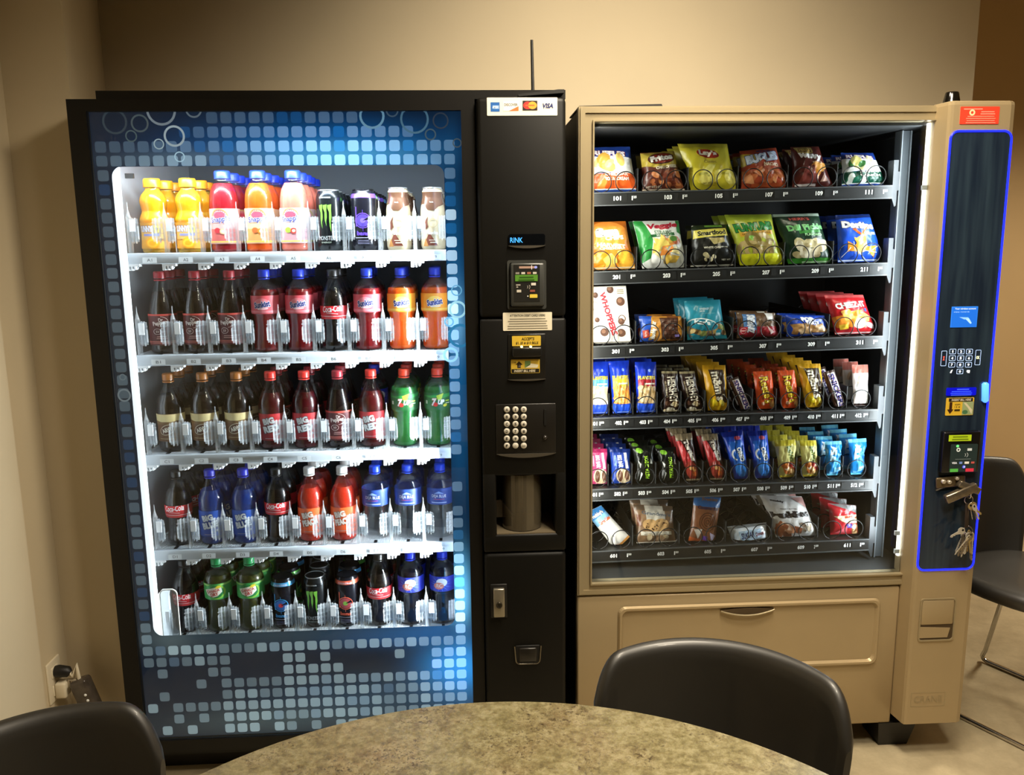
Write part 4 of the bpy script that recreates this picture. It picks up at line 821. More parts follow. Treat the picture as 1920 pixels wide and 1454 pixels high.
# --- sodas
def drpep():
    a = Art(); a.R(0, .1075, .12, .005, '#c2483e'); a.R(0, .034, .12, .0025, '#c0665a'); a.R(0, .03, .12, .002, '#b0564e'); a.T('Dr', .004, .094, .011, .01, '#e6d8d0', rot=6, bold=.03); a.T('Pepper', .001, .084, .036, .015, '#e6d8d0', rot=8, bold=.035); a.O(0, .087, .023, .0012, '#d8c4bc', ry=.017, a0=-80, a1=80); a.O(-.006, .062, .0105, .0013, '#d8c4bc', ry=.0085); a.T('23', -.006, .062, .0085, .006, '#d8c4bc', bold=.03); a.bars(.004, .048, .03, 2, .005, '#c79a92')
    return make_bottle('cola_bottle', 'bottle', STD, .17, '#1c0f0b', .12, '#9c2a33', .0148, .019, (.024, .11, '#541a1c'), a)
D['drpep'] = drpep()
def sunkist(liq, lab, lab2):
    a = Art(); a.R(0, .112, .12, .006, lab2); a.E(0, .132, .021, .017, lab2); a.T('Sunkist', .0, .132, .042, .017, '#26306e', rot=8, bold=.045, oc='#f4ecf0', ow=.05); a.R(.002, .12, .026, .0022, '#f2e6ea', 4)
    return make_bottle('fruit_soda_bottle', 'bottle', WAIST, .172, liq, .35, '#2438b8', .0148, .02, (.106, .156, lab), a)
D['sk_red'] = sunkist('#7c1418', '#d8555e', '#e8848c'); D['sk_orange'] = sunkist('#f0681a', '#f59a2c', '#f7c45a')
def coke():
    a = Art(); a.R(0, .092, .12, .006, '#c43434'); a.R(0, .0965, .12, .0014, '#efdcd6'); a.E(.002, .118, .034, .012, '#d6242b'); a.T('Coca-Cola', 0, .1175, .052, .0175, '#ffffff', rot=4, shear=.3, bold=.02); a.R(.0, .1045, .03, .0014, '#f4dcd8', -6)
    return make_bottle('cola_bottle', 'bottle', CONT, .165, '#170f0b', .1, '#16130f', .0148, .018, (.088, .125, '#b81f26'), a)
D['coke'] = coke()
a = Art(); a.R(0, .1, .12, .022, '#e8d49a'); a.Pg([(-.06, .088), (-.03, .092), (0, .087), (.03, .092), (.06, .088), (.06, .082), (-.06, .082)], '#7a5a34'); a.E(.002, .066, .021, .0145, '#d9cbb0', rot=25); a.E(.002, .066, .019, .0125, '#5a3420', rot=25); a.T('A&W', .001, .066, .027, .013, '#f6efe0', rot=22, bold=.05); a.R(0, .04, .04, .0015, '#c9b48a')
D['aw'] = make_bottle('root_beer_bottle', 'bottle', ROUND, .165, '#1d1009', .1, '#a5652c', .0148, .019, (.032, .112, '#6d4a2c'), a)
def big(word, liq, lab, cap, txt='#dcdedd', out='#4a3a3c', glow=.3):
    a = Art(); a.E(.0, .098, .034, .018, lab[1]); a.T('BIG', -.004, .085, .031, .019, txt, rot=14, bold=.06, oc=out, ow=.06); a.T(word, .002, .063, .042, .02, txt, rot=14, bold=.06, oc=out, ow=.06); a.E(.02, .046, .0035, .0035, '#b9b4b4'); a.R(0, .034, .03, .0015, '#a8a0a0')
    return make_bottle('fruit_soda_bottle', 'bottle', ROUND, .165, liq, glow, cap, .0148, .019, (.028, .106, lab[0]), a)
D['bigred'] = big('RED', '#4a0a0e', ('#8a1a20', '#b5282c'), '#e0382e'); D['bigblue'] = big('BLUE', '#173c86', ('#24499a', '#2b55b0'), '#2a32b4', out='#26386a'); D['bigpeach'] = big('PEACH', '#c8381e', ('#dc5526', '#e8662c'), '#f2f2ef', out='#8a5a3a', txt='#e9dcd0')
a = Art(); a.Pg([(-.05, .148), (.05, .156), (.05, .148), (0, .14)], '#2f8a3e'); a.Pg([(-.004, .15), (.016, .157), (.01, .14), (.002, .132)], '#b9c832'); a.T('7', -.01, .131, .014, .022, '#f2f2ee', shear=.2, bold=.05, oc='#b32828', ow=.04); a.E(-.006, .124, .006, .006, '#d2322c'); a.T('UP', .009, .131, .018, .0145, '#f4f4f0', shear=.25, bold=.06); a.E(.02, .121, .006, .004, '#d9d23a', 20); a.R(.027, .134, .012, .003, '#c9d84a'); a.R(.028, .127, .013, .002, '#dfe6d8'); a.R(-.033, .13, .007, .01, '#dfe6d8')
D['7up'] = make_bottle('lime_soda_bottle', 'bottle', WAIST, .174, '#2a7c3a', .4, '#e2442a', .0148, .019, (.108, .158, '#1d5c2c'), a)
a = Art(); a.R(0, .152, .12, .005, '#9cd06a'); a.E(.004, .132, .026, .024, '#2f9a4a'); a.E(.01, .13, .024, .022, '#8cc63f'); a.E(.006, .131, .022, .02, '#1d7c3e'); a.Pg([(-.024, .137), (-.006, .142), (.012, .147), (.022, .144), (.024, .13), (.012, .118), (0, .114), (-.016, .12), (-.02, .128)], '#f3efe2'); a.T('CANADA', .0, .134, .036, .009, '#c2342c', rot=12, bold=.04); a.T('DRY', .003, .1235, .021, .01, '#c2342c', rot=12, bold=.04); a.E(.014, .146, .008, .004, '#e8d23a', 20)
D['ginger'] = make_bottle('ginger_ale_bottle', 'bottle', WAIST, .176, '#47491a', .35, '#2f9c58', .0148, .02, (.106, .156, '#3fa553'), a)
a = Art(); a.R(0, .153, .12, .004, '#2c4a94'); a.T('DEJA BLUE', .0, .133, .04, .0115, '#eef2fa', bold=.0); a.R(0, .1245, .03, .0013, '#c64a5a'); a.R(0, .114, .042, .003, '#9fb2dc'); a.Pg([(-.01, .144), (0, .149), (.01, .144)], '#8fb0e6'); a.R(0, .1425, .024, .0015, '#9fb8e8')
D['water'] = make_bottle('water_bottle', 'bottle', WAIST, .174, None, 0, '#1c40d0', .0148, .019, (.107, .158, '#1f3c86'), a)
a = Art()
for k in range(14):
    an = 2 * pi * k / 14; a.Pg([(.012 * math.cos(an - .1), .132 + .009 * math.sin(an - .1)), (.034 * math.cos(an), .132 + .028 * math.sin(an)), (.012 * math.cos(an + .1), .132 + .009 * math.sin(an + .1))], '#5f8ae8')
a.E(.004, .138, .015, .013, '#f4f4fa'); a.E(-.004, .127, .014, .011, '#e8806c'); a.T('RC', -.003, .128, .021, .014, '#f2c4b4', shear=.2, bold=.07, oc='#c24a4a', ow=.05)
D['rc'] = make_bottle('cola_bottle', 'bottle', WAIST, .17, '#17121a', .1, '#2436c0', .0148, .02, (.108, .156, '#2a34a8'), a)
DESC = {'sunny': 'orange juice drink bottle with orange cap', 'sn_apple': 'dark red fruit drink bottle with blue cap', 'sn_peach': 'orange fruit drink bottle with blue cap', 'sn_kiwi': 'pink fruit drink bottle with blue cap',
        'monster': 'black energy drink can with green claw mark', 'bang_p': 'black energy drink can with purple band', 'bang_b': 'black energy drink can with light blue band', 'bang_o': 'black energy drink can with orange red band', 'bang_g': 'black energy drink can with green band', 'coffee': 'cream and brown coffee can',
        'drpep': 'dark cola bottle with maroon label', 'sk_red': 'red fruit soda bottle with blue cap', 'sk_orange': 'orange soda bottle with blue cap', 'coke': 'dark cola bottle with red label band', 'aw': 'dark root beer bottle with cream and brown label',
        'bigred': 'red soda bottle with red cap', 'bigblue': 'blue soda bottle with blue cap', 'bigpeach': 'peach orange soda bottle with white cap', '7up': 'green soda bottle with red cap', 'ginger': 'olive ginger ale bottle with green cap', 'water': 'clear water bottle with blue label', 'rc': 'dark cola bottle with blue rayed label'}
ROWS = [['sunny', 'sunny', 'sn_apple', 'sn_peach', 'sn_kiwi', 'monster', 'bang_p', 'coffee', 'coffee'],
        ['drpep', 'drpep', 'drpep', 'sk_red', 'sk_red', 'coke', 'sk_red', 'sk_orange', 'sk_orange'],
        ['aw', 'aw', 'aw', 'bigred', 'bigred', 'drpep', 'bigred', '7up', '7up'],
        ['coke', 'bigblue', 'bigblue', 'coke', 'bigpeach', 'bigpeach', 'water', 'water', 'water'],
        ['coke', 'ginger', 'ginger', 'bang_b', 'monster', 'bang_o', 'coke', 'rc', 'rc']]
ORD = ['first', 'second', 'third', 'fourth', 'fifth', 'sixth', 'seventh', 'eighth', 'ninth', 'tenth', 'eleventh', 'twelfth']; SHN = ['top', 'second', 'middle', 'fourth', 'bottom']
BACK = {(0, 6, 1): 'bang_g', (0, 6, 2): 'bang_p', (0, 6, 4): 'bang_b', (4, 3, 1): 'bang_g', (4, 5, 1): 'bang_b', (4, 5, 2): 'bang_g', (2, 6, 1): 'rc', (2, 3, 1): 'drpep', (2, 4, 1): 'drpep'}
used = set(); rb = random.Random(5)
for r_, row in enumerate(ROWS):
    for i, k in enumerate(row):
        can = k in ('monster', 'bang_p', 'bang_b', 'bang_o', 'coffee'); n = (6 if can else 5) if r_ == 0 else (4 if can else 3)
        for d in range(n):
            kk_ = BACK.get((r_, i, d), k)
            if kk_ in used: o = copy_tree(D[kk_])
            else: o = D[kk_]; used.add(kk_)
            pitch_ = .0705 if can else .0785
            jx = 0 if d == 0 else (rb.random() - .5) * .005 + (.004 if (k == 'sunny' and d % 2) else 0)
            yoff = 0 if d == 0 else .004
            o.location = (LX[i] + jx + (-.001 if d else 0), .118 + pitch_ * d + yoff, SZ[r_] + .0006)
            o.rotation_euler = (0, 0, (rb.random() - .5) * (.25 if d == 0 else 3) - .05)
            if k not in ('sunny', 'coffee') and not k.startswith('sn_') and not kk_.startswith('bang') and kk_ != 'monster': o.scale = (1, 1, (.957, .955, .935, .92, .925)[r_])
            elif r_ == 4: o.scale = (1, 1, .94)
            pos = 'front of' if d == 0 else ORD[d] + ' in'
            tag(o, f"{DESC[kk_]}, {pos} {ORD[i]} lane, {SHN[r_]} shelf", 'can' if (kk_ in ('monster', 'coffee') or kk_.startswith('bang')) else 'bottle', f'drinks on the {SHN[r_]} shelf')
for k in D:
    if k not in used: 
        for c in kids(D[k]): bpy.data.objects.remove(c)
        bpy.data.objects.remove(D[k])
# ================================================================ snacks
rs = random.Random(21); SNACK = {}
def aa(tl, tr, br, bl, Y0, Y1): return [Vector(P(*tl, Y1)), Vector(P(*tr, Y1)), Vector(P(*br, Y0)), Vector(P(*bl, Y0))]
def pack(name, cat, label, t, tl, tr, br, bl, base, artf, T=.042, Y0=.14, lean=.02, n=1, stand=True, shape=2.6, cr=.0018, behind='', m=None, group=None, seal=True, ns=.062):
    """a filled film pack: pillow between four corners, artwork printed on its front"""
    c = aa(tl, tr, br, bl, Y0, Y0 + lean)
    if stand:
        for k in (2, 3): c[k].z = floor_z(t, c[k].x) + .0042
    ns_ = int(label.split('slot ')[1][:3]); ln = ns_ % 100; lx = NARR[ln - 1] if t in (3, 4) else WIDE[(ln - 1) // 2]; pit = .0341 if t in (3, 4) else .06825
    org = Vector(((c[2].x + c[3].x) / 2, Y0, (c[2].z + c[3].z) / 2)); c = [q - org for q in c]
    nrm = ((c[1] - c[0]).cross(c[3] - c[0])).normalized()
    if nrm.y > 0: nrm = -nrm
    W = ((c[1] - c[0]).length + (c[2] - c[3]).length) / 2; H = ((c[0] - c[3]).length + (c[1] - c[2]).length) / 2; sd = rs.random() * 10
    def prof(u, v):
        a = min(1, abs(2 * u)); b = abs(2 * v - 1); b = min(1, b / .93)
        return max(0, (1 - a ** shape) * (1 - b ** 3.2)) ** .62
    def pt(u, v, s, o=0):
        p = (c[0] * v + c[3] * (1 - v)) * (.5 - u) + (c[1] * v + c[2] * (1 - v)) * (.5 + u)
        e = prof(u, v); pinch = 1 - .05 * math.sin(pi * v) if T > .02 else 1
        w_ = cr * (math.sin(19 * u + sd + 5 * v) * math.sin(14 * v + 2 * sd) + .6 * math.sin(37 * u - 23 * v + sd)) * (.35 + e) * (1 - abs(2 * u) ** 4)
        mid = (c[0] * v + c[3] * (1 - v)) * .5 + (c[1] * v + c[2] * (1 - v)) * .5
        p = mid + (p - mid) * pinch
        q = p + nrm * (s * (e * T / 2 + .0004) + (w_ if s > 0 else -w_ * .5) + o)
        if seal and not .035 < v < .965: q = q + nrm * .0006 * math.sin(u * 160)
        fz = floor_z(t, q.x + org.x) + .0042 - org.z          # held between the lane dividers and on the wire
        q.z = max(q.z, fz)
        k_ = min(1, max(0, (q.z - fz - .060) / .02)); lo = lx - pit + .0022 - org.x; hi = lx + pit - .0022 - org.x
        q.x += (1 - k_) * (min(max(q.x, lo), hi) - q.x)
        return q
    nu, nv = 14, 18; mb = MB()
    us = [-.5 + k / nu for k in range(nu + 1)]; vs = [k / nv for k in range(nv + 1)]
    k = nu + 1
    for s in (1, -1):
        v = [tuple(pt(u, q, s)) for q in vs for u in us]
        if s > 0: G = [Vector(q) for q in v]
        mb.add(v, [f for j in range(nv) for i in range(nu) for f in ((j * k + i, j * k + i + 1, (j + 1) * k + i + 1), (j * k + i, (j + 1) * k + i + 1, (j + 1) * k + i))], rgba(base), 0, True)
    def onfront(x, y, o):                            # the very facets of the front, so that prints lie flat on it
        fu, fv = (x / W + .5) * nu, y / H * nv; i, j = min(nu - 1, max(0, int(fu))), min(nv - 1, max(0, int(fv))); a_, b_ = fu - i, fv - j
        p00, p10, p01, p11 = G[j * k + i], G[j * k + i + 1], G[(j + 1) * k + i], G[(j + 1) * k + i + 1]
        q = p00 + (p10 - p00) * a_ + (p11 - p10) * b_ if a_ >= b_ else p00 + (p01 - p00) * b_ + (p11 - p01) * a_
        return q + nrm * o
    for u in (-.5, .5):
        for j in range(nv): mb.face([pt(u, vs[j], 1), pt(u, vs[j + 1], 1), pt(u, vs[j + 1], -1), pt(u, vs[j], -1)], rgba(base), 0)
    for q in (0, 1):
        for i in range(nu): mb.face([pt(us[i], q, 1), pt(us[i + 1], q, 1), pt(us[i + 1], q, -1), pt(us[i], q, -1)], rgba(base), 0)
    a = Art(); artf(a, W, H)
    a.emit(mb, onfront, [W * (-.5 + q / nu) for q in range(1, nu)], [H * q / nv for q in range(1, nv)], off=.0003, step=.00006, clip=(-W * .498, W * .498, H * .004, H * .996), diag=(W / nu, H / nv, -nv + 1, nu - 1, -W / 2))
    o = mb.build(name, m or FILM, None, loc=tuple(org)); grp = group or ('snacks on the %s tray' % SHT[t]); tag(o, label, cat, grp)
    for k in range(1, n):
        b_ = o.copy(); COL.objects.link(b_); b_.location = org + Vector(((rs.random() - .5) * .0008, ns * k, .0)); tag(b_, (behind or label.split(',')[0].split(' at the front')[0].split(' in slot')[0]) + ', ' + ORD[k] + ' in slot ' + label.split('slot ')[1].split(',')[0], cat, grp)
    return o
SHT = ['top', 'second', 'third', 'fourth', 'fifth', 'bottom']
def ruf(low, low2, name2, chipc):
    def f(a, W, H):
        a.R(0, H * .9, W, H * .2, '#1f3f92'); a.Pg([(-W / 2, H * .8), (-W * .2, H * .74), (.1 * W, .78 * H), (W / 2, H * .72), (W / 2, H * .36), (0, H * .42), (-W / 2, H * .36)], '#f1f2f0'); a.R(0, .2 * H, W, .36 * H, low); a.R(0, .41 * H, W, .03 * H, '#f4f4f2')
        a.T('RUFFLES', -.03 * W, .83 * H, .74 * W, .12 * H, '#f3eef0', rot=-4, bold=.05, oc='#7a2434', ow=.06); a.chips(-.05 * W, .62 * H, .6 * W, .2 * H, 9, chipc, .13 * W, 4); a.T(name2[0], .1 * W, .36 * H, .5 * W, .075 * H, '#fbe9df', bold=.05); a.T(name2[1], .1 * W, .26 * H, .5 * W, .075 * H, '#fbe9df', bold=.05); a.chips(-.15 * W, .14 * H, .7 * W, .16 * H, 6, low2, .1 * W, 8); a.R(0, .05 * H, W, .025 * H, '#f4f4f2'); a.R(0, .02 * H, W, .04 * H, '#2a4b9c')
    return f
pack('chip_bag', 'snack', 'blue white and orange ridged chip bag in slot 101', 0, (1102, 277), (1181, 275), (1196, 363), (1098, 365), '#1f3f92', ruf('#ef6328', ['#f28a3a', '#e2561c'], ('CHEDDAR', 'SOUR CREAM'), ['#e8c46c', '#dca94a', '#f0d48c']), n=2)
def f(a, W, H):
    a.Pg([(-.5 * W, .98 * H), (.5 * W, .98 * H), (.5 * W, .66 * H), (.3 * W, .58 * H), (-.1 * W, .55 * H), (-.5 * W, .62 * H)], '#b9a23f'); a.E(.05 * W, .8 * H, .4 * W, .16 * H, '#4a1f16', 6); a.E(.05 * W, .8 * H, .36 * W, .13 * H, '#8c2a1c', 6); a.T('Fritos', .05 * W, .81 * H, .66 * W, .16 * H, '#f6efe2', rot=8, bold=.07, oc='#2a1512', ow=.05); a.T('CHILI CHEESE', .14 * W, .57 * H, .6 * W, .075 * H, '#e9dcc2', rot=7, bold=.05); a.chips(.05 * W, .28 * H, .75 * W, .34 * H, 16, ['#8c4a2c', '#a8603a', '#c47a48', '#6a3020'], .1 * W, 5); a.T('NET WT 2 OZ', -.24 * W, .08 * H, .36 * W, .05 * H, '#e8dcc8', bold=.03); a.R(0, .02 * H, W, .03 * H, '#d8c8b0')
pack('chip_bag', 'snack', 'brown and gold corn chip bag in slot 103', 0, (1200, 287), (1264, 284), (1284, 362), (1204, 364), '#5a2a1e', f, n=2)
def f(a, W, H):
    a.R(0, .95 * H, W, .1 * H, '#c9bc3c'); a.chips(.05 * W, .24 * H, .8 * W, .3 * H, 12, ['#e9d84a', '#d8c030', '#f2e67a'], .13 * W, 12); a.E(0, .74 * H, .25 * W, .115 * H, '#e8cf3a'); a.E(0, .74 * H, .23 * W, .1 * H, '#a8321f', -8); a.T("Lay's", 0, .745 * H, .36 * W, .15 * H, '#f8f1dc', rot=-6, bold=.06); a.T('Classic', .0, .57 * H, .26 * W, .06 * H, '#6a5a1c', bold=.0); a.T('NET WT 1.5 OZ', -.1 * W, .12 * H, .28 * W, .035 * H, '#8a7a20'); a.Pg([(-.3 * W, .3 * H), (-.05 * W, .5 * H), (.1 * W, .5 * H), (-.1 * W, .25 * H)], '#ded66e')
pack('chip_bag', 'snack', 'yellow potato chip bag in slot 105', 0, (1270, 270), (1363, 270), (1385, 357), (1295, 363), '#d3c534', f, n=4, T=.046)
def f(a, W, H):
    a.Pg([(-.5 * W, .9 * H), (-.5 * W, .55 * H), (-.1 * W, .62 * H), (.1 * W, .8 * H)], '#b9a12c'); a.T('BUGLES', .02 * W, .75 * H, .84 * W, .24 * H, '#d7e2f4', rot=6, bold=.08, oc='#1f3a80', ow=.08); a.T('NACHO', .2 * W, .56 * H, .36 * W, .09 * H, '#f2d8b8', rot=-6, bold=.05); a.T('BIG BAG', .1 * W, .93 * H, .36 * W, .05 * H, '#26386e', bold=.05); a.chips(0, .26 * H, .8 * W, .32 * H, 13, ['#b8643a', '#c9794a', '#a04a24', '#d99466'], .13 * W, 6, 't'); a.R(.1 * W, .06 * H, .8 * W, .08 * H, '#c65a32')
pack('chip_bag', 'snack', 'rust orange horn snack bag in slot 107', 0, (1386, 284), (1455, 277), (1480, 354), (1389, 360), '#a8452a', f, n=3)
def f(a, W, H):
    a.Pg([(-.42 * W, .97 * H), (.2 * W, .97 * H), (.12 * W, .8 * H), (-.1 * W, .78 * H), (-.34 * W, .82 * H)], '#b29a58'); a.R(-.1 * W, .89 * H, .4 * W, .1 * H, '#5c2418', -4); a.T("HERR'S", -.1 * W, .89 * H, .34 * W, .07 * H, '#e8c96a', rot=-4, bold=.03); a.T('wavy', .02 * W, .7 * H, .76 * W, .17 * H, '#f4efea', rot=-7, bold=.06); a.T('BBQ', .2 * W, .57 * H, .3 * W, .05 * H, '#e0b89a'); a.chips(.14 * W, .36 * H, .5 * W, .3 * H, 8, ['#d98a2c', '#e8a64a', '#c4701c'], .15 * W, 9); a.Pg([(-.4 * W, .05 * H), (-.2 * W, .45 * H), (.05 * W, .5 * H), (.12 * W, .1 * H)], '#7c3a34'); a.Pg([(.15 * W, .1 * H), (.3 * W, .3 * H), (.36 * W, .12 * H)], '#cfa698'); a.R(-.2 * W, .04 * H, .5 * W, .05 * H, '#e8d8d4')
pack('chip_bag', 'snack', 'dark brown wavy chip bag in slot 109', 0, (1482, 276), (1535, 275), (1563, 353), (1485, 358), '#54201a', f, n=3)
pack('chip_bag', 'snack', 'green and white ridged chip bag with blue top in slot 111', 0, (1576, 287), (1637, 287), (1666, 352), (1577, 355), '#22418e', ruf('#16503e', ['#1d6a50', '#e8f0ea'], ('JALAPENO', 'RANCH'), ['#e6dca0', '#d8cc7a', '#3f7a3c']), n=3)
# second tray
def f(a, W, H):
    a.R(0, .93 * H, W, .14 * H, '#b8631c'); a.E(0, .7 * H, .5 * W, .3 * H, '#e8913a'); a.T('Sun', -.02 * W, .76 * H, .56 * W, .2 * H, '#fbf3e2', rot=4, bold=.09); a.T('CHIPS', .14 * W, .64 * H, .44 * W, .09 * H, '#fbf3e2', rot=3, bold=.06); a.T('HARVEST', .05 * W, .48 * H, .64 * W, .09 * H, '#f8e4c4', rot=-5, bold=.06); a.T('CHEDDAR', .08 * W, .42 * H, .6 * W, .05 * H, '#f8e4c4', bold=.05); a.chips(0, .2 * H, .85 * W, .3 * H, 12, ['#f5b23a', '#f7c95a', '#ee8a22'], .15 * W, 4, 's'); a.R(0, .03 * H, W, .03 * H, '#f4d9ae')
pack('chip_bag', 'snack', 'orange multigrain chip bag in slot 201', 1, (1098, 417), (1173, 415), (1193, 509), (1094, 512), '#dd7a26', f, n=2)
def f(a, W, H):
    a.Pg([(-.5 * W, H), (-.3 * W, H), (-.18 * W, .6 * H), (-.3 * W, .2 * H), (-.5 * W, .1 * H)], '#2c8a3c'); a.Pg([(.42 * W, H), (.5 * W, H), (.5 * W, .7 * H), (.4 * W, .74 * H)], '#2c7a34'); a.T('Veggie', .1 * W, .87 * H, .68 * W, .15 * H, '#b02438', rot=5, bold=.05, shear=.2); a.T('STRAWS', .08 * W, .74 * H, .4 * W, .07 * H, '#6a8a6c', bold=.03); a.R(.06 * W, .68 * H, .54 * W, .06 * H, '#1f5a2e', 5); a.T('SEA SALT', .06 * W, .68 * H, .3 * W, .035 * H, '#e9f2e2', rot=5, bold=.03); a.chips(0, .36 * H, .62 * W, .4 * H, 14, ['#e8cc66', '#d9b24a', '#f0e0a0', '#e08a3c'], .12 * W, 3, 't'); a.E(.34 * W, .56 * H, .1 * W, .09 * H, '#a8542c'); a.E(.28 * W, .6 * H, .09 * W, .06 * H, '#4c7a34'); a.Pg([(-.35 * W, .02 * H), (-.25 * W, .3 * H), (-.05 * W, .15 * H), (.0, .02 * H)], '#f2f0ea')
pack('chip_bag', 'snack', 'white and green veggie straw bag in slot 203', 1, (1186, 415), (1272, 414), (1290, 504), (1204, 508), '#dfe2dc', f, n=2)
def f(a, W, H):
    a.R(.0, .93 * H, W, .13 * H, '#26301c'); a.R(.1 * W, .96 * H, .5 * W, .05 * H, '#6a9a3c'); a.Pg([(-.46 * W, .86 * H), (.42 * W, .9 * H), (.44 * W, .72 * H), (-.48 * W, .66 * H)], '#d8cb5a'); a.T('Smartfood', 0, .79 * H, .76 * W, .12 * H, '#20201c', rot=3, bold=.05); a.Pg([(-.12 * W, .66 * H), (.28 * W, .66 * H), (.3 * W, .56 * H), (.0, .5 * H)], '#b9a86a'); a.T('WHITE CHEDDAR', .05 * W, .43 * H, .6 * W, .05 * H, '#dcd8c4', bold=.03); a.chips(-.12 * W, .22 * H, .2 * W, .14 * H, 6, ['#efe6c2', '#d9cda0'], .055 * W, 3); a.T('NET WT', .24 * W, .14 * H, .2 * W, .035 * H, '#c9c4b4'); a.R(0, .02 * H, W, .03 * H, '#dcdad0')
pack('chip_bag', 'snack', 'black popcorn bag with yellow name banner in slot 205', 1, (1296, 423), (1362, 421), (1385, 499), (1294, 502), '#1c1c19', f, n=2)
def f(a, W, H):
    a.R(0, .94 * H, W, .12 * H, '#a3b534'); a.T('FUNYUNS', .0, .74 * H, .84 * W, .16 * H, '#2c8a3a', rot=4, bold=.05, oc='#173a1c', ow=.07); a.R(.02 * W, .61 * H, .76 * W, .08 * H, '#d9a43a', 4); a.T('ONION FLAVORED RINGS', .02 * W, .61 * H, .66 * W, .04 * H, '#4a3a18', rot=4); a.E(-.05 * W, .54 * H, .13 * W, .08 * H, '#86c24a'); a.chips(.02 * W, .36 * H, .62 * W, .26 * H, 9, ['#a8925a', '#c4ad74', '#8c7840'], .17 * W, 5, 'o'); a.R(0, .1 * H, W, .22 * H, '#e9ea2a')
pack('chip_bag', 'snack', 'lime green onion ring snack bag in slot 207', 1, (1358, 403), (1446, 402), (1470, 500), (1387, 503), '#b6bf3c', f, n=3)
def f(a, W, H):
    a.R(.0, .97 * H, W, .06 * H, '#b8cbb8'); a.R(.0, .88 * H, .5 * W, .09 * H, '#2a2420'); a.T("HERR'S", .0, .88 * H, .44 * W, .06 * H, '#b8544a', bold=.03); a.T('Dill Pickle', .08 * W, .71 * H, .84 * W, .12 * H, '#7cc47a', rot=3, bold=.06); a.R(.14 * W, .62 * H, .5 * W, .06 * H, '#3f8a3c', 3); a.T('FLAVORED', .2 * W, .56 * H, .4 * W, .05 * H, '#a8dca0', bold=.04); a.chips(.05 * W, .28 * H, .7 * W, .24 * H, 11, ['#e2d7b8', '#c9b98a', '#d8c69c'], .13 * W, 2); a.R(0, .05 * H, W, .1 * H, '#3c8a2c'); a.R(.1 * W, .025 * H, .6 * W, .03 * H, '#b8dca8')
pack('chip_bag', 'snack', 'dark green pickle chip bag in slot 209', 1, (1448, 402), (1534, 400), (1563, 496), (1477, 500), '#1c3624', f, n=4)
def f(a, W, H):
    a.Pg([(-.5 * W, H), (.5 * W, H), (.5 * W, .93 * H), (-.5 * W, .9 * H)], '#182a5e'); a.T('Doritos', .02 * W, .76 * H, .84 * W, .15 * H, '#f4f4f4', rot=-4, bold=.08, oc='#10182e', ow=.05); a.Pg([(-.16 * W, .68 * H), (-.08 * W, .69 * H), (.03 * W, .58 * H), (.2 * W, .72 * H), (.26 * W, .71 * H), (.03 * W, .52 * H)], '#e8642a'); a.T('COOL RANCH', .3 * W, .58 * H, .28 * W, .06 * H, '#dfe8fa', bold=.03); a.chips(-.02 * W, .34 * H, .5 * W, .22 * H, 6, ['#eaa63a', '#f2bc5a', '#d98a24'], .18 * W, 7, 't')
    for k in range(5): a.R((-.35 + .17 * k) * W, (.2 + .1 * math.sin(k * 2.1)) * H, .3 * W, .012 * H, '#dcebff', 50 + 40 * k)
    a.R(0, .03 * H, W, .03 * H, '#cfdcf4')
pack('chip_bag', 'snack', 'blue tortilla chip bag in slot 211', 1, (1566, 404), (1630, 402), (1661, 495), (1570, 498), '#1f4fc4', f, n=3)
# third tray: box, cakes, mix, pastries, crackers
def boxpack(name, cat, label, t, tl, tr, br, bl, base, artf, depth=.03, Y0=.13):
    c = aa(tl, tr, br, bl, Y0, Y0 + .004)
    for k in (2, 3): c[k].z = floor_z(t, c[k].x) + .0042
    org = Vector(((c[2].x + c[3].x) / 2, Y0, c[3].z)); c = [q - org for q in c]; W = ((c[1] - c[0]).length + (c[2] - c[3]).length) / 2; H = ((c[0] - c[3]).length + (c[1] - c[2]).length) / 2
    def pt(u, v, d, o=0):
        p = (c[0] * v + c[3] * (1 - v)) * (.5 - u) + (c[1] * v + c[2] * (1 - v)) * (.5 + u); return p + Vector((0, d - o, 0))
    mb = MB(); cor = [(-.5, 0), (.5, 0), (.5, 1), (-.5, 1)]; e = .012
    fr_ = [pt(u * (1 - 2 * e), v * (1 - 2 * e) + e, 0) for u, v in cor]; s0 = [pt(u, v, .0015) for u, v in cor]; s1 = [pt(u, v, depth - .0015) for u, v in cor]; bk = [pt(u * (1 - 2 * e), v * (1 - 2 * e) + e, depth) for u, v in cor]
    v = fr_ + s0 + s1 + bk; mb.add(v, [(0, 1, 2, 3), (12, 13, 14, 15)] + [(r * 4 + k, r * 4 + (k + 1) % 4, (r + 1) * 4 + (k + 1) % 4, (r + 1) * 4 + k) for r in range(3) for k in range(4)], rgba(base))
    a = Art(); artf(a, W, H); a.emit(mb, lambda x, y, o: pt(x / W, y / H, 0, o), off=.0004, clip=(-W * .48, W * .48, H * .015, H * .985))
    return tag(mb.build(name, CARD, None, loc=tuple(org)), label, cat, 'snacks on the %s tray' % SHT[t])
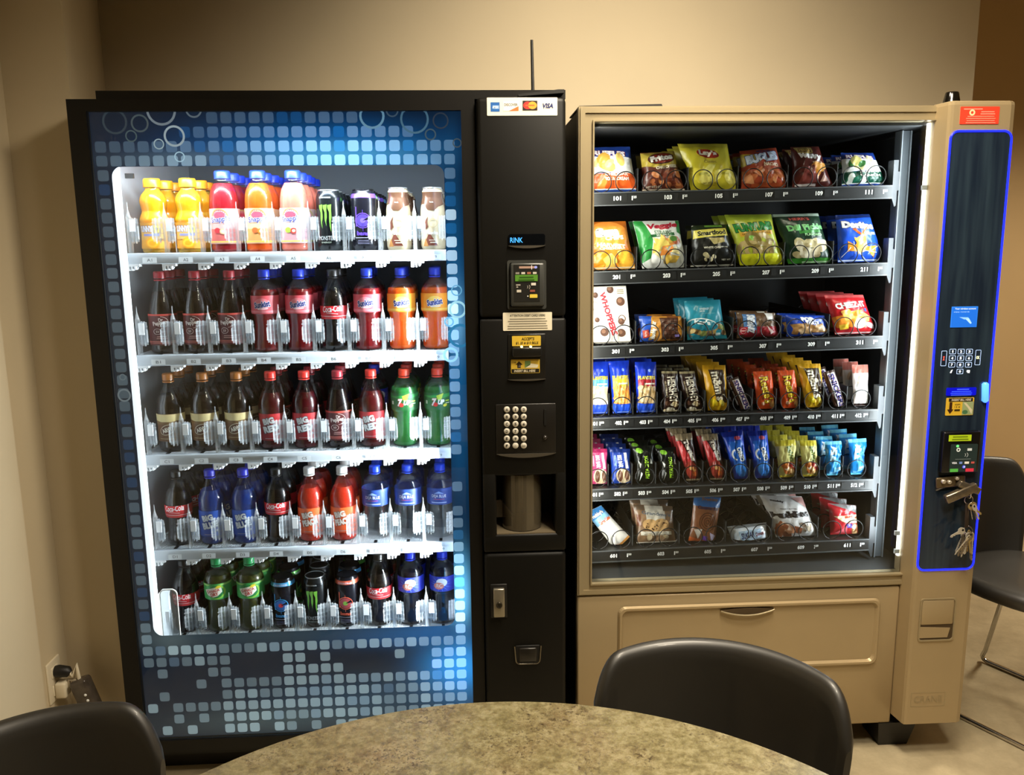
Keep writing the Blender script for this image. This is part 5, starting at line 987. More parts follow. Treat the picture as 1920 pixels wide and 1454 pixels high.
def f(a, W, H):
    for x, y, r in ((-.3, .85, .07), (.08, .94, .09), (.32, .73, .11), (.3, .38, .08), (-.12, .2, .1), (.28, .18, .1), (-.28, .42, .06)): a.E(x * W, y * H, r * W, r * W, '#5c3a28'); a.E((x - .02) * W, (y + .015) * H, r * .5 * W, r * .5 * W, '#8a624a')
    a.O(-.34 * W, .67 * H, .1 * W, .012 * W, '#9a8070'); a.O(.32 * W, .43 * H, .09 * W, .02 * W, '#6a4a38'); a.T('WHOPPERS', .0 * W, .52 * H, .78 * H, .15 * W, '#c22430', rot=-76, bold=.05, oc='#fbf6ee', ow=.1); a.bars(.33 * W, .93 * H, .2 * W, 3, .03 * H, '#9a8a5a'); a.R(0, .02 * H, .9 * W, .02 * H, '#8a8276')
boxpack('candy_box', 'snack', 'white malt ball candy box with red name in slot 301', 2, (1101, 538), (1174, 536), (1184, 648), (1104, 651), '#f3ece0', f)
def f(a, W, H):
    a.R(-.34 * W, .5 * H, .32 * W, H, '#2450b0'); a.Pg([(-.32 * W, .05 * H), (-.24 * W, .05 * H), (-.14 * W, .95 * H), (-.22 * W, .95 * H)], '#e8a83a'); a.R(-.02 * W, .5 * H, .36 * W, .98 * H, '#c98a3a'); a.R(.19 * W, .5 * H, .44 * W, .86 * H, '#4a2a20')
    for i in range(4):
        for j in range(5): a.R((.04 + .1 * i) * W, (.16 + .17 * j) * H, .085 * W, .13 * H, '#5c3a2c')
    a.T('Buddy Bar', -.2 * W, .45 * H, .7 * H, .14 * W, '#f4efe2', rot=82, bold=.06); a.R(-.38 * W, .3 * H, .14 * W, .3 * H, '#b8402c', 8); a.T('NUTTY', -.38 * W, .3 * H, .12 * W, .09 * H, '#f4e8dc', rot=80); a.Pg([(.42 * W, .98 * H), (.5 * W, .98 * H), (.5 * W, 0), (.44 * W, .0), (.36 * W, .4 * H)], '#d9973c'); a.R(.32 * W, .2 * H, .1 * W, .1 * H, '#8a7ac0')
pack('wafer_pack', 'snack', 'blue and brown chocolate wafer pack in slot 303', 2, (1197, 593), (1277, 593), (1285, 647), (1199, 649), '#8c5428', f, T=.03, n=2, lean=.008)
def f(a, W, H):
    a.T('ENERGY', .0, .77 * H, .28 * W, .05 * H, '#d9eef2', bold=.02); a.T('MIX', -.08 * W, .71 * H, .14 * W, .045 * H, '#d9eef2', bold=.02); a.R(.08 * W, .65 * H, .4 * W, .008 * H, '#8cc4d0'); a.chips(.0, .18 * H, .9 * W, .28 * H, 22, ['#b89a5c', '#8a6a3c', '#d0b880', '#6a5030', '#9aa860'], .09 * W, 3); a.E(-.1 * W, .38 * H, .4 * W, .15 * H, '#d8e6e4', -8); a.E(-.1 * W, .36 * H, .39 * W, .14 * H, '#1f7f96', -8); a.T("Kar's", -.12 * W, .43 * H, .42 * W, .12 * H, '#eaf4f6', rot=-6, bold=.05); a.R(.26 * W, .12 * H, .12 * W, .06 * H, '#cfe8ea'); a.R(0, .04 * H, W, .08 * H, '#2f97ae')
pack('trail_mix_bag', 'snack', 'teal trail mix bag in slot 305', 2, (1282, 565), (1350, 562), (1363, 646), (1288, 648), '#2d94ac', f, T=.036, n=3)
def f(a, W, H):
    for k in range(22): a.R((-.48 + .045 * k) * W, .5 * H, .012 * W, H, '#5f4632')
    a.R(.1 * W, .24 * H, W * .9, .4 * H, '#9c2430'); a.R(-.22 * W, .62 * H, .32 * W, .62 * H, '#5a88c0', 0); a.T('ZINGERS', -.2 * W, .55 * H, .72 * H, .2 * W, '#e8eef8', rot=84, bold=.08, oc='#2c4a84', ow=.06); a.R(-.38 * W, .28 * H, .18 * W, .3 * H, '#b8283c'); a.O(-.38 * W, .28 * H, .07 * W, .008 * W, '#f0d8d4'); a.T('DOLLY', -.38 * W, .28 * H, .14 * W, .08 * H, '#f4e4e0') if 0 else a.R(-.38 * W, .28 * H, .12 * W, .03 * H, '#f0d8d4'); a.Pg([(.2 * W, .98 * H), (.42 * W, .98 * H), (.38 * W, .66 * H), (.24 * W, .7 * H)], '#e9e4e0'); a.Pg([(.2 * W, .5 * H), (.4 * W, .2 * H), (.3 * W, .12 * H)], '#e2c4c0')
pack('snack_cake_pack', 'snack', 'brown and red snack cake pack in slot 307', 2, (1380, 586), (1453, 587), (1459, 638), (1381, 643), '#7c5e44', f, T=.036, n=2, lean=.008)
def f(a, W, H):
    a.Pg([(-.44 * W, .55 * H), (-.2 * W, .6 * H), (.1 * W, .52 * H), (.4 * W, .4 * H), (.46 * W, .14 * H), (.1 * W, .14 * H), (-.34 * W, .24 * H)], '#b88a54'); a.chips(0, .34 * H, .7 * W, .24 * H, 9, ['#c99c68', '#d8b48a', '#a87844'], .1 * W, 2, 's'); a.T('POP-', .02 * W, .8 * H, .36 * W, .22 * H, '#f2f4fa', bold=.1); a.T('TARTS', .1 * W, .62 * H, .34 * W, .16 * H, '#f2f4fa', bold=.08); a.R(.1 * W, .08 * H, .5 * W, .03 * H, '#cfdcf4')
pack('toaster_pastry_pack', 'snack', 'blue toaster pastry pack in slot 309', 2, (1471, 591), (1546, 592), (1558, 637), (1474, 641), '#2348b4', f, T=.03, n=2, lean=.008)
def f(a, W, H):
    a.R(0, .96 * H, W, .08 * H, '#d85a5a'); a.T('CHEEZ-IT', .02 * W, .73 * H, .78 * W, .15 * H, '#f6f0ea', rot=5, bold=.05, oc='#8a1418', ow=.05); a.R(.0, .55 * H, .42 * W, .05 * H, '#e8a0a0', 5); a.chips(.0, .38 * H, .7 * W, .22 * H, 9, ['#f0a03c', '#e88a2c', '#f4b45a'], .14 * W, 5, 's'); a.E(.1 * W, .26 * H, .16 * W, .12 * H, '#f0e0dc', 30); a.E(.36 * W, .2 * H, .14 * W, .07 * H, '#e8c8cc', -20); a.R(-.3 * W, .18 * H, .2 * W, .12 * H, '#f0c43a', 6); a.R(.36 * W, .6 * H, .06 * W, .08 * H, '#3a5ac0'); a.R(0, .03 * H, W, .03 * H, '#f0d0cc')
pack('cracker_bag', 'snack', 'red cheese cracker bag in slot 311', 2, (1545, 554), (1618, 553), (1645, 637), (1565, 639), '#c22228', f, n=4)
# fourth tray
def nuts(cap, band):
    def f(a, W, H):
        a.E(.14 * W, .83 * H, .06 * W, .03 * H, '#8fb0f0'); a.R(0, .58 * H, .84 * W, .18 * H, band); a.T('PLANTERS', .0, .69 * H, .84 * W, .07 * H, '#f2d84a', bold=.06, oc='#1c2a6a', ow=.05); a.R(0, .35 * H, .84 * W, .34 * H, cap[0]); a.chips(0, .36 * H, .74 * W, .34 * H, 34, cap, .1 * W, 4); a.Pg([(-.5 * W, .2 * H), (0, .16 * H), (.5 * W, .2 * H), (.5 * W, 0), (-.5 * W, 0)], '#2452d8'); a.R(0, .025 * H, .6 * W, .012 * H, '#a8c0f4'); a.R(.1 * W, .57 * H, .5 * W, .03 * H, '#f4ecd8')
    return f
pack('nut_bag', 'snack', 'blue nut bag with light blue and green band in slot 401', 3, (1102, 679), (1141, 678), (1146, 786), (1105, 787), '#1c3fd2', nuts(['#e8dcc0', '#d8c8a0', '#f2ead8'], '#5aa8e0'), T=.03, n=3)
pack('nut_bag', 'snack', 'blue nut bag with yellow band in slot 402', 3, (1141, 678), (1179, 676), (1186, 785), (1149, 787), '#1c3fd2', nuts(['#e8a04a', '#d98a3a', '#f2c07a'], '#e8c83a'), T=.03, n=3)
pack('nut_bag', 'snack', 'blue nut bag with dark red band in slot 403', 3, (1190, 679), (1230, 679), (1234, 785), (1193, 787), '#1c3fd2', nuts(['#d0b080', '#b8945c', '#e2cca4'], '#a82a34'), T=.03, n=3)
def f(a, W, H):
    a.R(0, .97 * H, W, .06 * H, '#a89a74'); a.T("HERSHEY'S", .08 * W, .5 * H, .72 * H, .5 * W, '#e8dfcc', rot=-86, bold=.03); a.T('milk chocolate almonds', -.28 * W, .55 * H, .4 * H, .12 * W, '#b8a888', rot=-86); a.chips(-.05 * W, .13 * H, .7 * W, .2 * H, 9, ['#d9c49a', '#8a6a44', '#efe6d0', '#5c3a28'], .13 * W, 2); a.R(0, .02 * H, W, .04 * H, '#c9bb9a')
pack('chocolate_bar', 'snack', 'dark brown chocolate almond bar in slot 404', 3, (1240, 696), (1270, 696), (1277, 784), (1243, 786), '#2e1a14', f, T=.02, n=3)
pack('chocolate_bar', 'snack', 'dark brown chocolate almond bar in slot 405', 3, (1273, 697), (1302, 696), (1317, 782), (1286, 784), '#2e1a14', f, T=.02, n=3)
def mm(a, W, H):
    a.R(0, .97 * H, W, .06 * H, '#d8a01c'); a.Pg([(-.3 * W, .9 * H), (.36 * W, .9 * H), (.4 * W, .16 * H), (-.1 * W, .2 * H)], '#3c2a1a'); a.T("m&m's", .06 * W, .54 * H, .64 * H, .44 * W, '#f4ead0', rot=-84, bold=.035); a.chips(-.08 * W, .17 * H, .44 * W, .18 * H, 5, ['#f0d020', '#e8b818', '#f6e060'], .16 * W, 3)
pack('candy_bag', 'snack', 'yellow candy coated peanut bag in slot 406', 3, (1316, 685), (1360, 685), (1367, 779), (1327, 783), '#dca31e', mm, T=.026, n=5)
def sn(a, W, H):
    a.R(.08 * W, .5 * H, .62 * W, .92 * H, '#ece8ea'); a.T('SNICKERS', .08 * W, .5 * H, .84 * H, .46 * W, '#26357e', rot=-88, bold=.035, oc='#c2464a', ow=.02); a.R(0, .97 * H, W, .05 * H, '#4a3226'); a.R(-.4 * W, .5 * H, .18 * W, .9 * H, '#5a3a2c'); a.E(.1 * W, .06 * H, .2 * W, .04 * H, '#c9a878')
pack('chocolate_bar', 'snack', 'brown and white nougat bar leaning in slot 407', 3, (1366, 712), (1384, 706), (1411, 772), (1393, 779), '#3a241c', sn, T=.018, n=3, stand=False)
def ree(a, W, H):
    a.T("Reese's", .05 * W, .5 * H, .7 * H, .5 * W, '#f2cf2a', rot=-84, bold=.03, oc='#5a2a14', ow=.05); a.T('PEANUT BUTTER CUPS', -.26 * W, .48 * H, .5 * H, .1 * W, '#5a2414', rot=-84, bold=.02); a.E(-.2 * W, .14 * H, .1 * W, .05 * H, '#f0b490'); a.E(.32 * W, .12 * H, .2 * W, .12 * H, '#b8703a'); a.E(.32 * W, .12 * H, .15 * W, .08 * H, '#d9a060')
pack('chocolate_cup_pack', 'snack', 'orange peanut butter cup pack in slot 408', 3, (1412, 697), (1446, 696), (1455, 777), (1420, 779), '#e0531e', ree, T=.02, n=5)
pack('chocolate_cup_pack', 'snack', 'orange peanut butter cup pack in slot 409', 3, (1457, 695), (1489, 694), (1500, 775), (1466, 778), '#e0531e', ree, T=.02, n=5)
pack('candy_bag', 'snack', 'yellow candy coated peanut bag in slot 410', 3, (1494, 683), (1538, 682), (1550, 771), (1510, 775), '#dca31e', mm, T=.026, n=5)
pack('chocolate_bar', 'snack', 'brown and white nougat bar leaning in slot 411', 3, (1542, 699), (1564, 693), (1588, 766), (1567, 773), '#3a241c', sn, T=.018, n=3, stand=False)
def f(a, W, H):
    a.R(0, .9 * H, W, .2 * H, '#d87a6a'); a.T('PAYDAY', .05 * W, .55 * H, .6 * H, .3 * W, '#e8e0d8', rot=-88) if 0 else a.E(0, .62 * H, .3 * W, .14 * H, '#f0d0b0'); a.R(0, .3 * H, W * .8, .5 * H, '#f4f0ea'); a.Pg([(.0, .22 * H), (.2 * W, .3 * H), (.2 * W, .2 * H)], '#b8a898'); a.R(0, .03 * H, W, .06 * H, '#2c1c18')
pack('candy_bar', 'snack', 'white and red candy bar in slot 412', 3, (1597, 685), (1627, 684), (1630, 769), (1600, 771), '#efe0d8', f, T=.02, n=3)
# fifth tray
def bb(c1, dots):
    def f(a, W, H):
        a.R(0, .95 * H, W, .1 * H, c1[1]); a.T('SOFT BAKED', .18 * W, .66 * H, .5 * H, .22 * W, '#f4f0f4', rot=-86, bold=.05) if 0 else a.R(.24 * W, .66 * H, .14 * W, .46 * H, '#f4eef2', 4); a.T('BIG BAR', -.06 * W, .64 * H, .36 * H, .22 * W, '#f6f2f6', rot=-86, bold=.06); a.E(.05 * W, .22 * H, .36 * W, .22 * H, '#e2cda8'); a.E(-.1 * W, .22 * H, .12 * W, .17 * H, '#6a4632'); a.E(.22 * W, .22 * H, .1 * W, .17 * H, '#6a4632'); a.chips(0, .06 * H, .9 * W, .1 * H, 9, ['#f4f0f4'], .02 * W, 2); a.R(-.3 * W, .66 * H, .08 * W, .3 * H, dots)
    return f
pack('breakfast_bar', 'snack', 'pink snack bar in slot 501', 4, (1104, 842), (1138, 842), (1144, 918), (1104, 920), '#d8447c', bb(('#d8447c', '#b82c64'), '#f0a8c4'), T=.022, n=4)
pack('breakfast_bar', 'snack', 'dark blue snack bar in slot 502', 4, (1143, 842), (1181, 842), (1187, 917), (1147, 919), '#1f3f9c', bb(('#1f3f9c', '#182f78'), '#6f90dc'), T=.022, n=4)
def f(a, W, H):
    a.E(-.22 * W, .88 * H, .18 * W, .07 * H, '#8ac83a', -20); a.T('WONDERFUL', .2 * W, .85 * H, .3 * W, .03 * H, '#b8c8a8') if 0 else None; a.T('PISTACHIOS', .05 * W, .42 * H, .62 * H, .2 * W, '#a4d82c', rot=88, bold=.03); a.Pg([(-.36 * W, .62 * H), (-.22 * W, .52 * H), (-.28 * W, .4 * H)], '#e4e6e0'); a.Pg([(.3 * W, .66 * H), (.36 * W, .5 * H), (.24 * W, .52 * H)], '#d8dcd4'); a.Pg([(-.36 * W, .03 * H), (-.26 * W, .3 * H), (-.2 * W, .25 * H)], '#e8eae4')
pack('pistachio_bag', 'snack', 'black pistachio bag with green lettering in slot 503', 4, (1186, 838), (1224, 835), (1232, 913), (1193, 917), '#12150f', f, T=.028, n=3)
pack('pistachio_bag', 'snack', 'black pistachio bag with green lettering in slot 504', 4, (1232, 842), (1267, 838), (1277, 912), (1238, 914), '#12150f', f, T=.028, n=3)
def f(a, W, H):
    a.R(0, .93 * H, W, .14 * H, '#a89474'); a.Pg([(-.5 * W, .84 * H), (-.3 * W, .86 * H), (.2 * W, .4 * H), (.1 * W, .3 * H), (-.42 * W, .3 * H)], '#c83a3c'); a.T('Turtles', .12 * W, .65 * H, .46 * H, .3 * W, '#f4eadc', rot=-78, bold=.08, oc='#3a1a14', ow=.05); a.E(.0, .22 * H, .4 * W, .2 * H, '#a83a2c'); a.chips(.05 * W, .2 * H, .5 * W, .24 * H, 9, ['#c98a4a', '#8a4a2c', '#e0b070', '#d8642c'], .13 * W, 6); a.R(0, .02 * H, W, .04 * H, '#b8a484')
pack('chocolate_pack', 'snack', 'red caramel chocolate pack in slot 505', 4, (1264, 814), (1297, 812), (1313, 912), (1286, 914), '#3c2018', f, T=.024, n=3)
pack('chocolate_pack', 'snack', 'red caramel chocolate pack in slot 506', 4, (1314, 814), (1345, 813), (1362, 910), (1331, 912), '#3c2018', f, T=.024, n=3)
def f(a, W, H):
    a.R(0, .95 * H, W, .1 * H, '#1c2f9c'); a.E(.14 * W, .86 * H, .16 * W, .04 * H, '#c8506a'); a.R(0, .5 * H, .7 * W, .6 * H, '#2c6ed8'); a.T('OREO', .14 * W, .52 * H, .3 * H, .28 * W, '#f4f6fa', rot=-84, bold=.06, oc='#14285a', ow=.06); a.O(-.02 * W, .52 * H, .34 * W, .09 * W, '#eef2fa', a0=110, a1=250, ry=.13 * H); a.E(.02 * W, .2 * H, .36 * W, .16 * H, '#2f86e4'); a.R(0, .02 * H, W, .04 * H, '#1c3ab0')
pack('cookie_pack', 'snack', 'blue sandwich cookie pack in slot 507', 4, (1352, 812), (1392, 806), (1405, 907), (1377, 911), '#2149c4', f, T=.03, n=4)
pack('cookie_pack', 'snack', 'blue sandwich cookie pack in slot 508', 4, (1400, 809), (1438, 807), (1448, 904), (1416, 908), '#2149c4', f, T=.03, n=4)
def f(a, W, H):
    a.R(0, .93 * H, W, .16 * H, '#d9c638'); a.Pg([(-.5 * W, .6 * H), (.5 * W, .85 * H), (.5 * W, .3 * H), (-.3 * W, .2 * H)], '#e2d98a'); a.T('belVita', .12 * W, .62 * H, .42 * H, .26 * W, '#5c7a3c', rot=-86, bold=.03); a.E(-.0, .25 * H, .34 * W, .18 * H, '#d0863c'); a.chips(0, .24 * H, .5 * W, .2 * H, 8, ['#e8b878', '#c46a2c', '#b83a3c', '#f0dcc0'], .14 * W, 3); a.R(0, .025 * H, W, .05 * H, '#d8bc2c')
pack('biscuit_pack', 'snack', 'yellow breakfast biscuit pack in slot 509', 4, (1451, 827), (1491, 824), (1501, 901), (1461, 906), '#d8cd7c', f, T=.026, n=5)
pack('biscuit_pack', 'snack', 'yellow breakfast biscuit pack in slot 510', 4, (1499, 826), (1530, 826), (1538, 900), (1504, 904), '#d8cd7c', f, T=.026, n=5)
def f(a, W, H):
    a.R(0, .95 * H, W, .1 * H, '#7fd0ea'); a.chips(.05 * W, .6 * H, .6 * W, .4 * H, 9, ['#e8f4fa', '#bfe2f2', '#58b0e0'], .15 * W, 8, 't'); a.R(.05 * W, .3 * H, .5 * W, .3 * H, '#3fa0dc'); a.chips(0, .18 * H, .7 * W, .24 * H, 6, ['#d8eef8', '#7cc8ec'], .13 * W, 2, 't'); a.R(0, .03 * H, W, .05 * H, '#6ac8e4')
pack('rice_treat_pack', 'snack', 'light blue shiny treat pack in slot 511', 4, (1546, 828), (1577, 827), (1588, 900), (1549, 903), '#1f84cc', f, T=.026, n=4)
pack('rice_treat_pack', 'snack', 'light blue shiny treat pack in slot 512', 4, (1590, 824), (1624, 822), (1629, 898), (1594, 901), '#1f84cc', f, T=.026, n=4)
# bottom tray
def f(a, W, H):
    a.R(0, .88 * H, W, .24 * H, '#3f86c8'); a.Pg([(-.5 * W, .78 * H), (.5 * W, .84 * H), (.5 * W, .7 * H), (-.5 * W, .62 * H)], '#8cc0e8'); a.T("Freshley's", -.05 * W, .86 * H, .8 * W, .1 * H, '#f4ece0', rot=4, bold=.05, oc='#7a3a24', ow=.04); a.T('Carrot Cake', .08 * W, .68 * H, .7 * W, .09 * H, '#e2682c', rot=3, bold=.05); a.E(-.1 * W, .3 * H, .05 * W, .03 * H, '#b8b4b0'); a.R(0, .03 * H, W, .06 * H, '#e09a4a')
pack('snack_cake_pack', 'snack', 'white and blue carrot cake pack tilted in slot 601', 5, (1098, 962), (1127, 948), (1181, 1007), (1154, 1034), '#efeae2', f, T=.03, stand=False, cr=.0006)
def f(a, W, H):
    a.R(0, .93 * H, .98 * W, .12 * H, '#6a5644'); a.R(.0, .92 * H, .46 * W, .14 * H, '#d8d0c0'); a.R(.02 * W, .62 * H, .5 * W, .5 * H, '#d0c8b8'); a.T("Grandma's", .04 * W, .79 * H, .74 * W, .09 * H, '#5a6470', rot=-4, bold=.03); a.R(-.42 * W, .6 * H, .1 * W, .3 * H, '#7a4a34')
    for x, y in ((-.14, .5), (.16, .52), (.02, .42)): a.E(x * W, y * H, .2 * W, .15 * H, '#c9a06a'); a.chips(x * W, y * H, .26 * W, .18 * H, 6, ['#4a2a1c'], .022 * W, int(9 + 10 * x))
    a.R(0, .27 * H, .8 * W, .1 * H, '#e2dccb'); a.bars(0, .28 * H, .7 * W, 2, .04 * H, '#8a7a64'); a.chips(0, .12 * H, .8 * W, .16 * H, 8, ['#e8e0d0', '#a08060', '#c9b490'], .1 * W, 6); a.R(0, .02 * H, W, .03 * H, '#d8d0c0')
pack('cookie_pack', 'snack', 'brown chocolate chip cookie pack in slot 603', 5, (1187, 946), (1261, 950), (1267, 1030), (1193, 1034), '#8a6a4c', f, T=.03, n=2)
def f(a, W, H):
    a.R(0, .9 * H, W, .2 * H, '#2f6fb4'); a.T('Freshley', .1 * W, .94 * H, .6 * W, .08 * H, '#8a6a54', bold=.05); a.T('Cinnamon Roll', .05 * W, .78 * H, .8 * W, .07 * H, '#3a2a50', shear=.2, bold=.04); a.R(0, .76 * H, W, .06 * H, '#3c7cc0') if 0 else None
    for r in (.32, .24, .16, .08): a.O(.06 * W, .5 * H, r * W, .035 * W, '#5c341f', ry=r * W * 1.05)
    a.Pg([(-.4 * W, .3 * H), (-.1 * W, .34 * H), (-.2 * W, .12 * H)], '#d8cfc4'); a.Pg([(.2 * W, .3 * H), (.44 * W, .26 * H), (.3 * W, .1 * H)], '#cfc0d8'); a.R(.05 * W, .16 * H, .16 * W, .1 * H, '#7a4ac0'); a.R(-.2 * W, .07 * H, .6 * W, .1 * H, '#c8602c')
pack('snack_cake_pack', 'snack', 'blue and brown cinnamon roll pack in slot 605', 5, (1301, 930), (1352, 933), (1340, 1030), (1290, 1016), '#8a5636', f, T=.03, stand=False, cr=.001)
def f(a, W, H):
    a.chips(0, .5 * H, .9 * W, .6 * H, 10, ['#f2f4f8', '#dfe6ee', '#c9d4e0'], .12 * W, 4); a.R(.0, .52 * H, .6 * W, .5 * H, '#b8d4ec'); a.T('SUGAR', -.08 * W, .54 * H, .36 * W, .3 * H, '#26386e', rot=2, bold=.04, shear=.2); a.T('Donuts', .26 * W, .5 * H, .24 * W, .2 * H, '#8a3a4a', bold=.04); a.R(0, .1 * H, W, .08 * H, '#9aa0a4'); a.R(0, .95 * H, W, .1 * H, '#8a8e90')
pack('donut_pack', 'snack', 'white sugar donut sleeve lying in slot 607', 5, (1363, 988), (1437, 980), (1440, 1010), (1375, 1030), '#dfe6ee', f, T=.04, stand=False, lean=.01)
def f(a, W, H):
    a.T('muddy', -.18 * W, .88 * H, .3 * W, .06 * H, '#3a3634', rot=-8, bold=.06); a.T('buddies', .0, .56 * H, .94 * W, .17 * H, '#2c2624', rot=3, bold=.1); a.T('PEANUT BUTTER', .0, .7 * H, .4 * W, .03 * H, '#6a6460'); a.chips(-.18 * W, .18 * H, .46 * W, .28 * H, 18, ['#a8603c', '#8a4a2c', '#c98a64', '#d8b49a'], .09 * W, 8, 's'); a.chips(.26 * W, .28 * H, .2 * W, .2 * H, 5, ['#c9b8a0', '#8a7460'], .07 * W, 3); a.Pg([(.2 * W, .96 * H), (.5 * W, .98 * H), (.5 * W, .7 * H)], '#b88a84')
pack('snack_mix_bag', 'snack', 'white chocolate snack mix bag with black lettering in slot 609', 5, (1424, 929), (1503, 931), (1535, 1019), (1454, 1023), '#d8d4d0', f, T=.044, n=3)
def f(a, W, H):
    a.Pg([(-.5 * W, H), (.5 * W, H), (.5 * W, .72 * H), (.1 * W, .84 * H)], '#8a8886'); a.chips(.25 * W, .9 * H, .4 * W, .1 * H, 5, ['#d8d8d8', '#b0b0b0'], .1 * W, 2, 't'); a.Pg([(-.4 * W, .6 * H), (.5 * W, .7 * H), (.5 * W, .38 * H), (-.1 * W, .42 * H)], '#e8cfa8'); a.R(.1 * W, .6 * H, .3 * W, .07 * H, '#b84a2c', 6); a.R(.4 * W, .58 * H, .14 * W, .07 * H, '#8a4a34', 6); a.R(.08 * W, .3 * H, .24 * W, .14 * H, '#5a4a9c'); a.chips(.36 * W, .16 * H, .3 * W, .28 * H, 9, ['#c49a6a', '#e0c49a', '#8a5a34'], .09 * W, 4); a.Pg([(-.4 * W, .05 * H), (.0, .3 * H), (.05 * W, .06 * H)], '#d85a64')
pack('cookie_pack', 'snack', 'red cookie pack with crumpled clear top in slot 611', 5, (1552, 944), (1605, 948), (1609, 1010), (1556, 1014), '#b8242c', f, T=.04, n=3)
# ================================================================ table, chairs, keys, outlet
TC, TR_, TZ = (.02, -1.515), .61, .74
tm, nt, b, out = newmat('mottled_laminate'); b.inputs['Roughness'].default_value = .38; b.inputs['Coat Weight'].default_value = .5; b.inputs['Coat Roughness'].default_value = .36
tc = nt.nodes.new('ShaderNodeTexCoord')
def nz(scale, det, rough=.6):
    n = nt.nodes.new('ShaderNodeTexNoise'); n.inputs['Scale'].default_value = scale; n.inputs['Detail'].default_value = det; n.inputs['Roughness'].default_value = rough; nt.links.new(tc.outputs['Object'], n.inputs['Vector']); return n
def ramp(src, stops):
    r = nt.nodes.new('ShaderNodeValToRGB'); e = r.color_ramp.elements
    while len(e) < len(stops): e.new(.5)
    for q, (p, c) in zip(e, stops): q.position = p; q.color = c if len(c) == 4 else rgba(c)
    nt.links.new(src.outputs['Fac'], r.inputs[0]); return r
def mixc(f, a, b_):
    m = nt.nodes.new('ShaderNodeMix'); m.data_type = 'RGBA'; nt.links.new(f, m.inputs['Factor']); nt.links.new(a, m.inputs['A']); nt.links.new(b_, m.inputs['B']); return m.outputs['Result']
r1 = ramp(nz(7, 3), [(.3, rgba('#8d8358')), (.5, rgba('#a0946a')), (.72, rgba('#a88f6c'))]); r2 = ramp(nz(60, 10, .8), [(.40, rgba('#5e5230')), (.5, rgba('#9a8f64')), (.60, rgba('#c6bc94'))])
f1 = nt.nodes.new('ShaderNodeValue'); f1.outputs[0].default_value = .6; base_ = mixc(f1.outputs[0], r1.outputs[0], r2.outputs[0])
r3 = ramp(nz(190, 5, .75), [(.53, (0, 0, 0, 1)), (.60, (.9, .9, .9, 1))]); r4 = ramp(nz(1, 0), [(.0, rgba('#4a3c26')), (1, rgba('#4a3c26'))])
r5 = ramp(nz(14, 4), [(.42, (0, 0, 0, 1)), (.62, (1, 1, 1, 1))]); mm_ = nt.nodes.new('ShaderNodeMix'); mm_.data_type = 'RGBA'; mm_.blend_type = 'MULTIPLY'; mm_.inputs['Factor'].default_value = 1; nt.links.new(r3.outputs[0], mm_.inputs['A']); nt.links.new(r5.outputs[0], mm_.inputs['B'])
nt.links.new(mixc(mm_.outputs['Result'], base_, r4.outputs[0]), b.inputs['Base Color'])
tb = empty('round_table', (TC[0], TC[1], 0), 'round table with a mottled olive and tan laminate top', 'table')
MB().lathe([(.001, TZ - .03), (TR_ - .012, TZ - .03), (TR_ - .002, TZ - .024), (TR_, TZ - .012), (TR_ - .001, TZ - .004), (TR_ - .005, TZ), (.001, TZ)], 128, caps=False).build('table_top', tm, tb)
MB().lathe([(.001, 0), (.26, 0), (.27, .008), (.25, .02), (.06, .035), (.042, .06), (.038, .6), (.05, .68), (.16, .7), (.16, .709), (.001, .709)], 40, caps=False).build('pedestal', mat('table_base', '#1a1814', .45), tb)
VINYL = mat('black_vinyl', '#1d1a14', .5, var=.08, scale=25, bump=.12, spec=1.0, coat=.15)
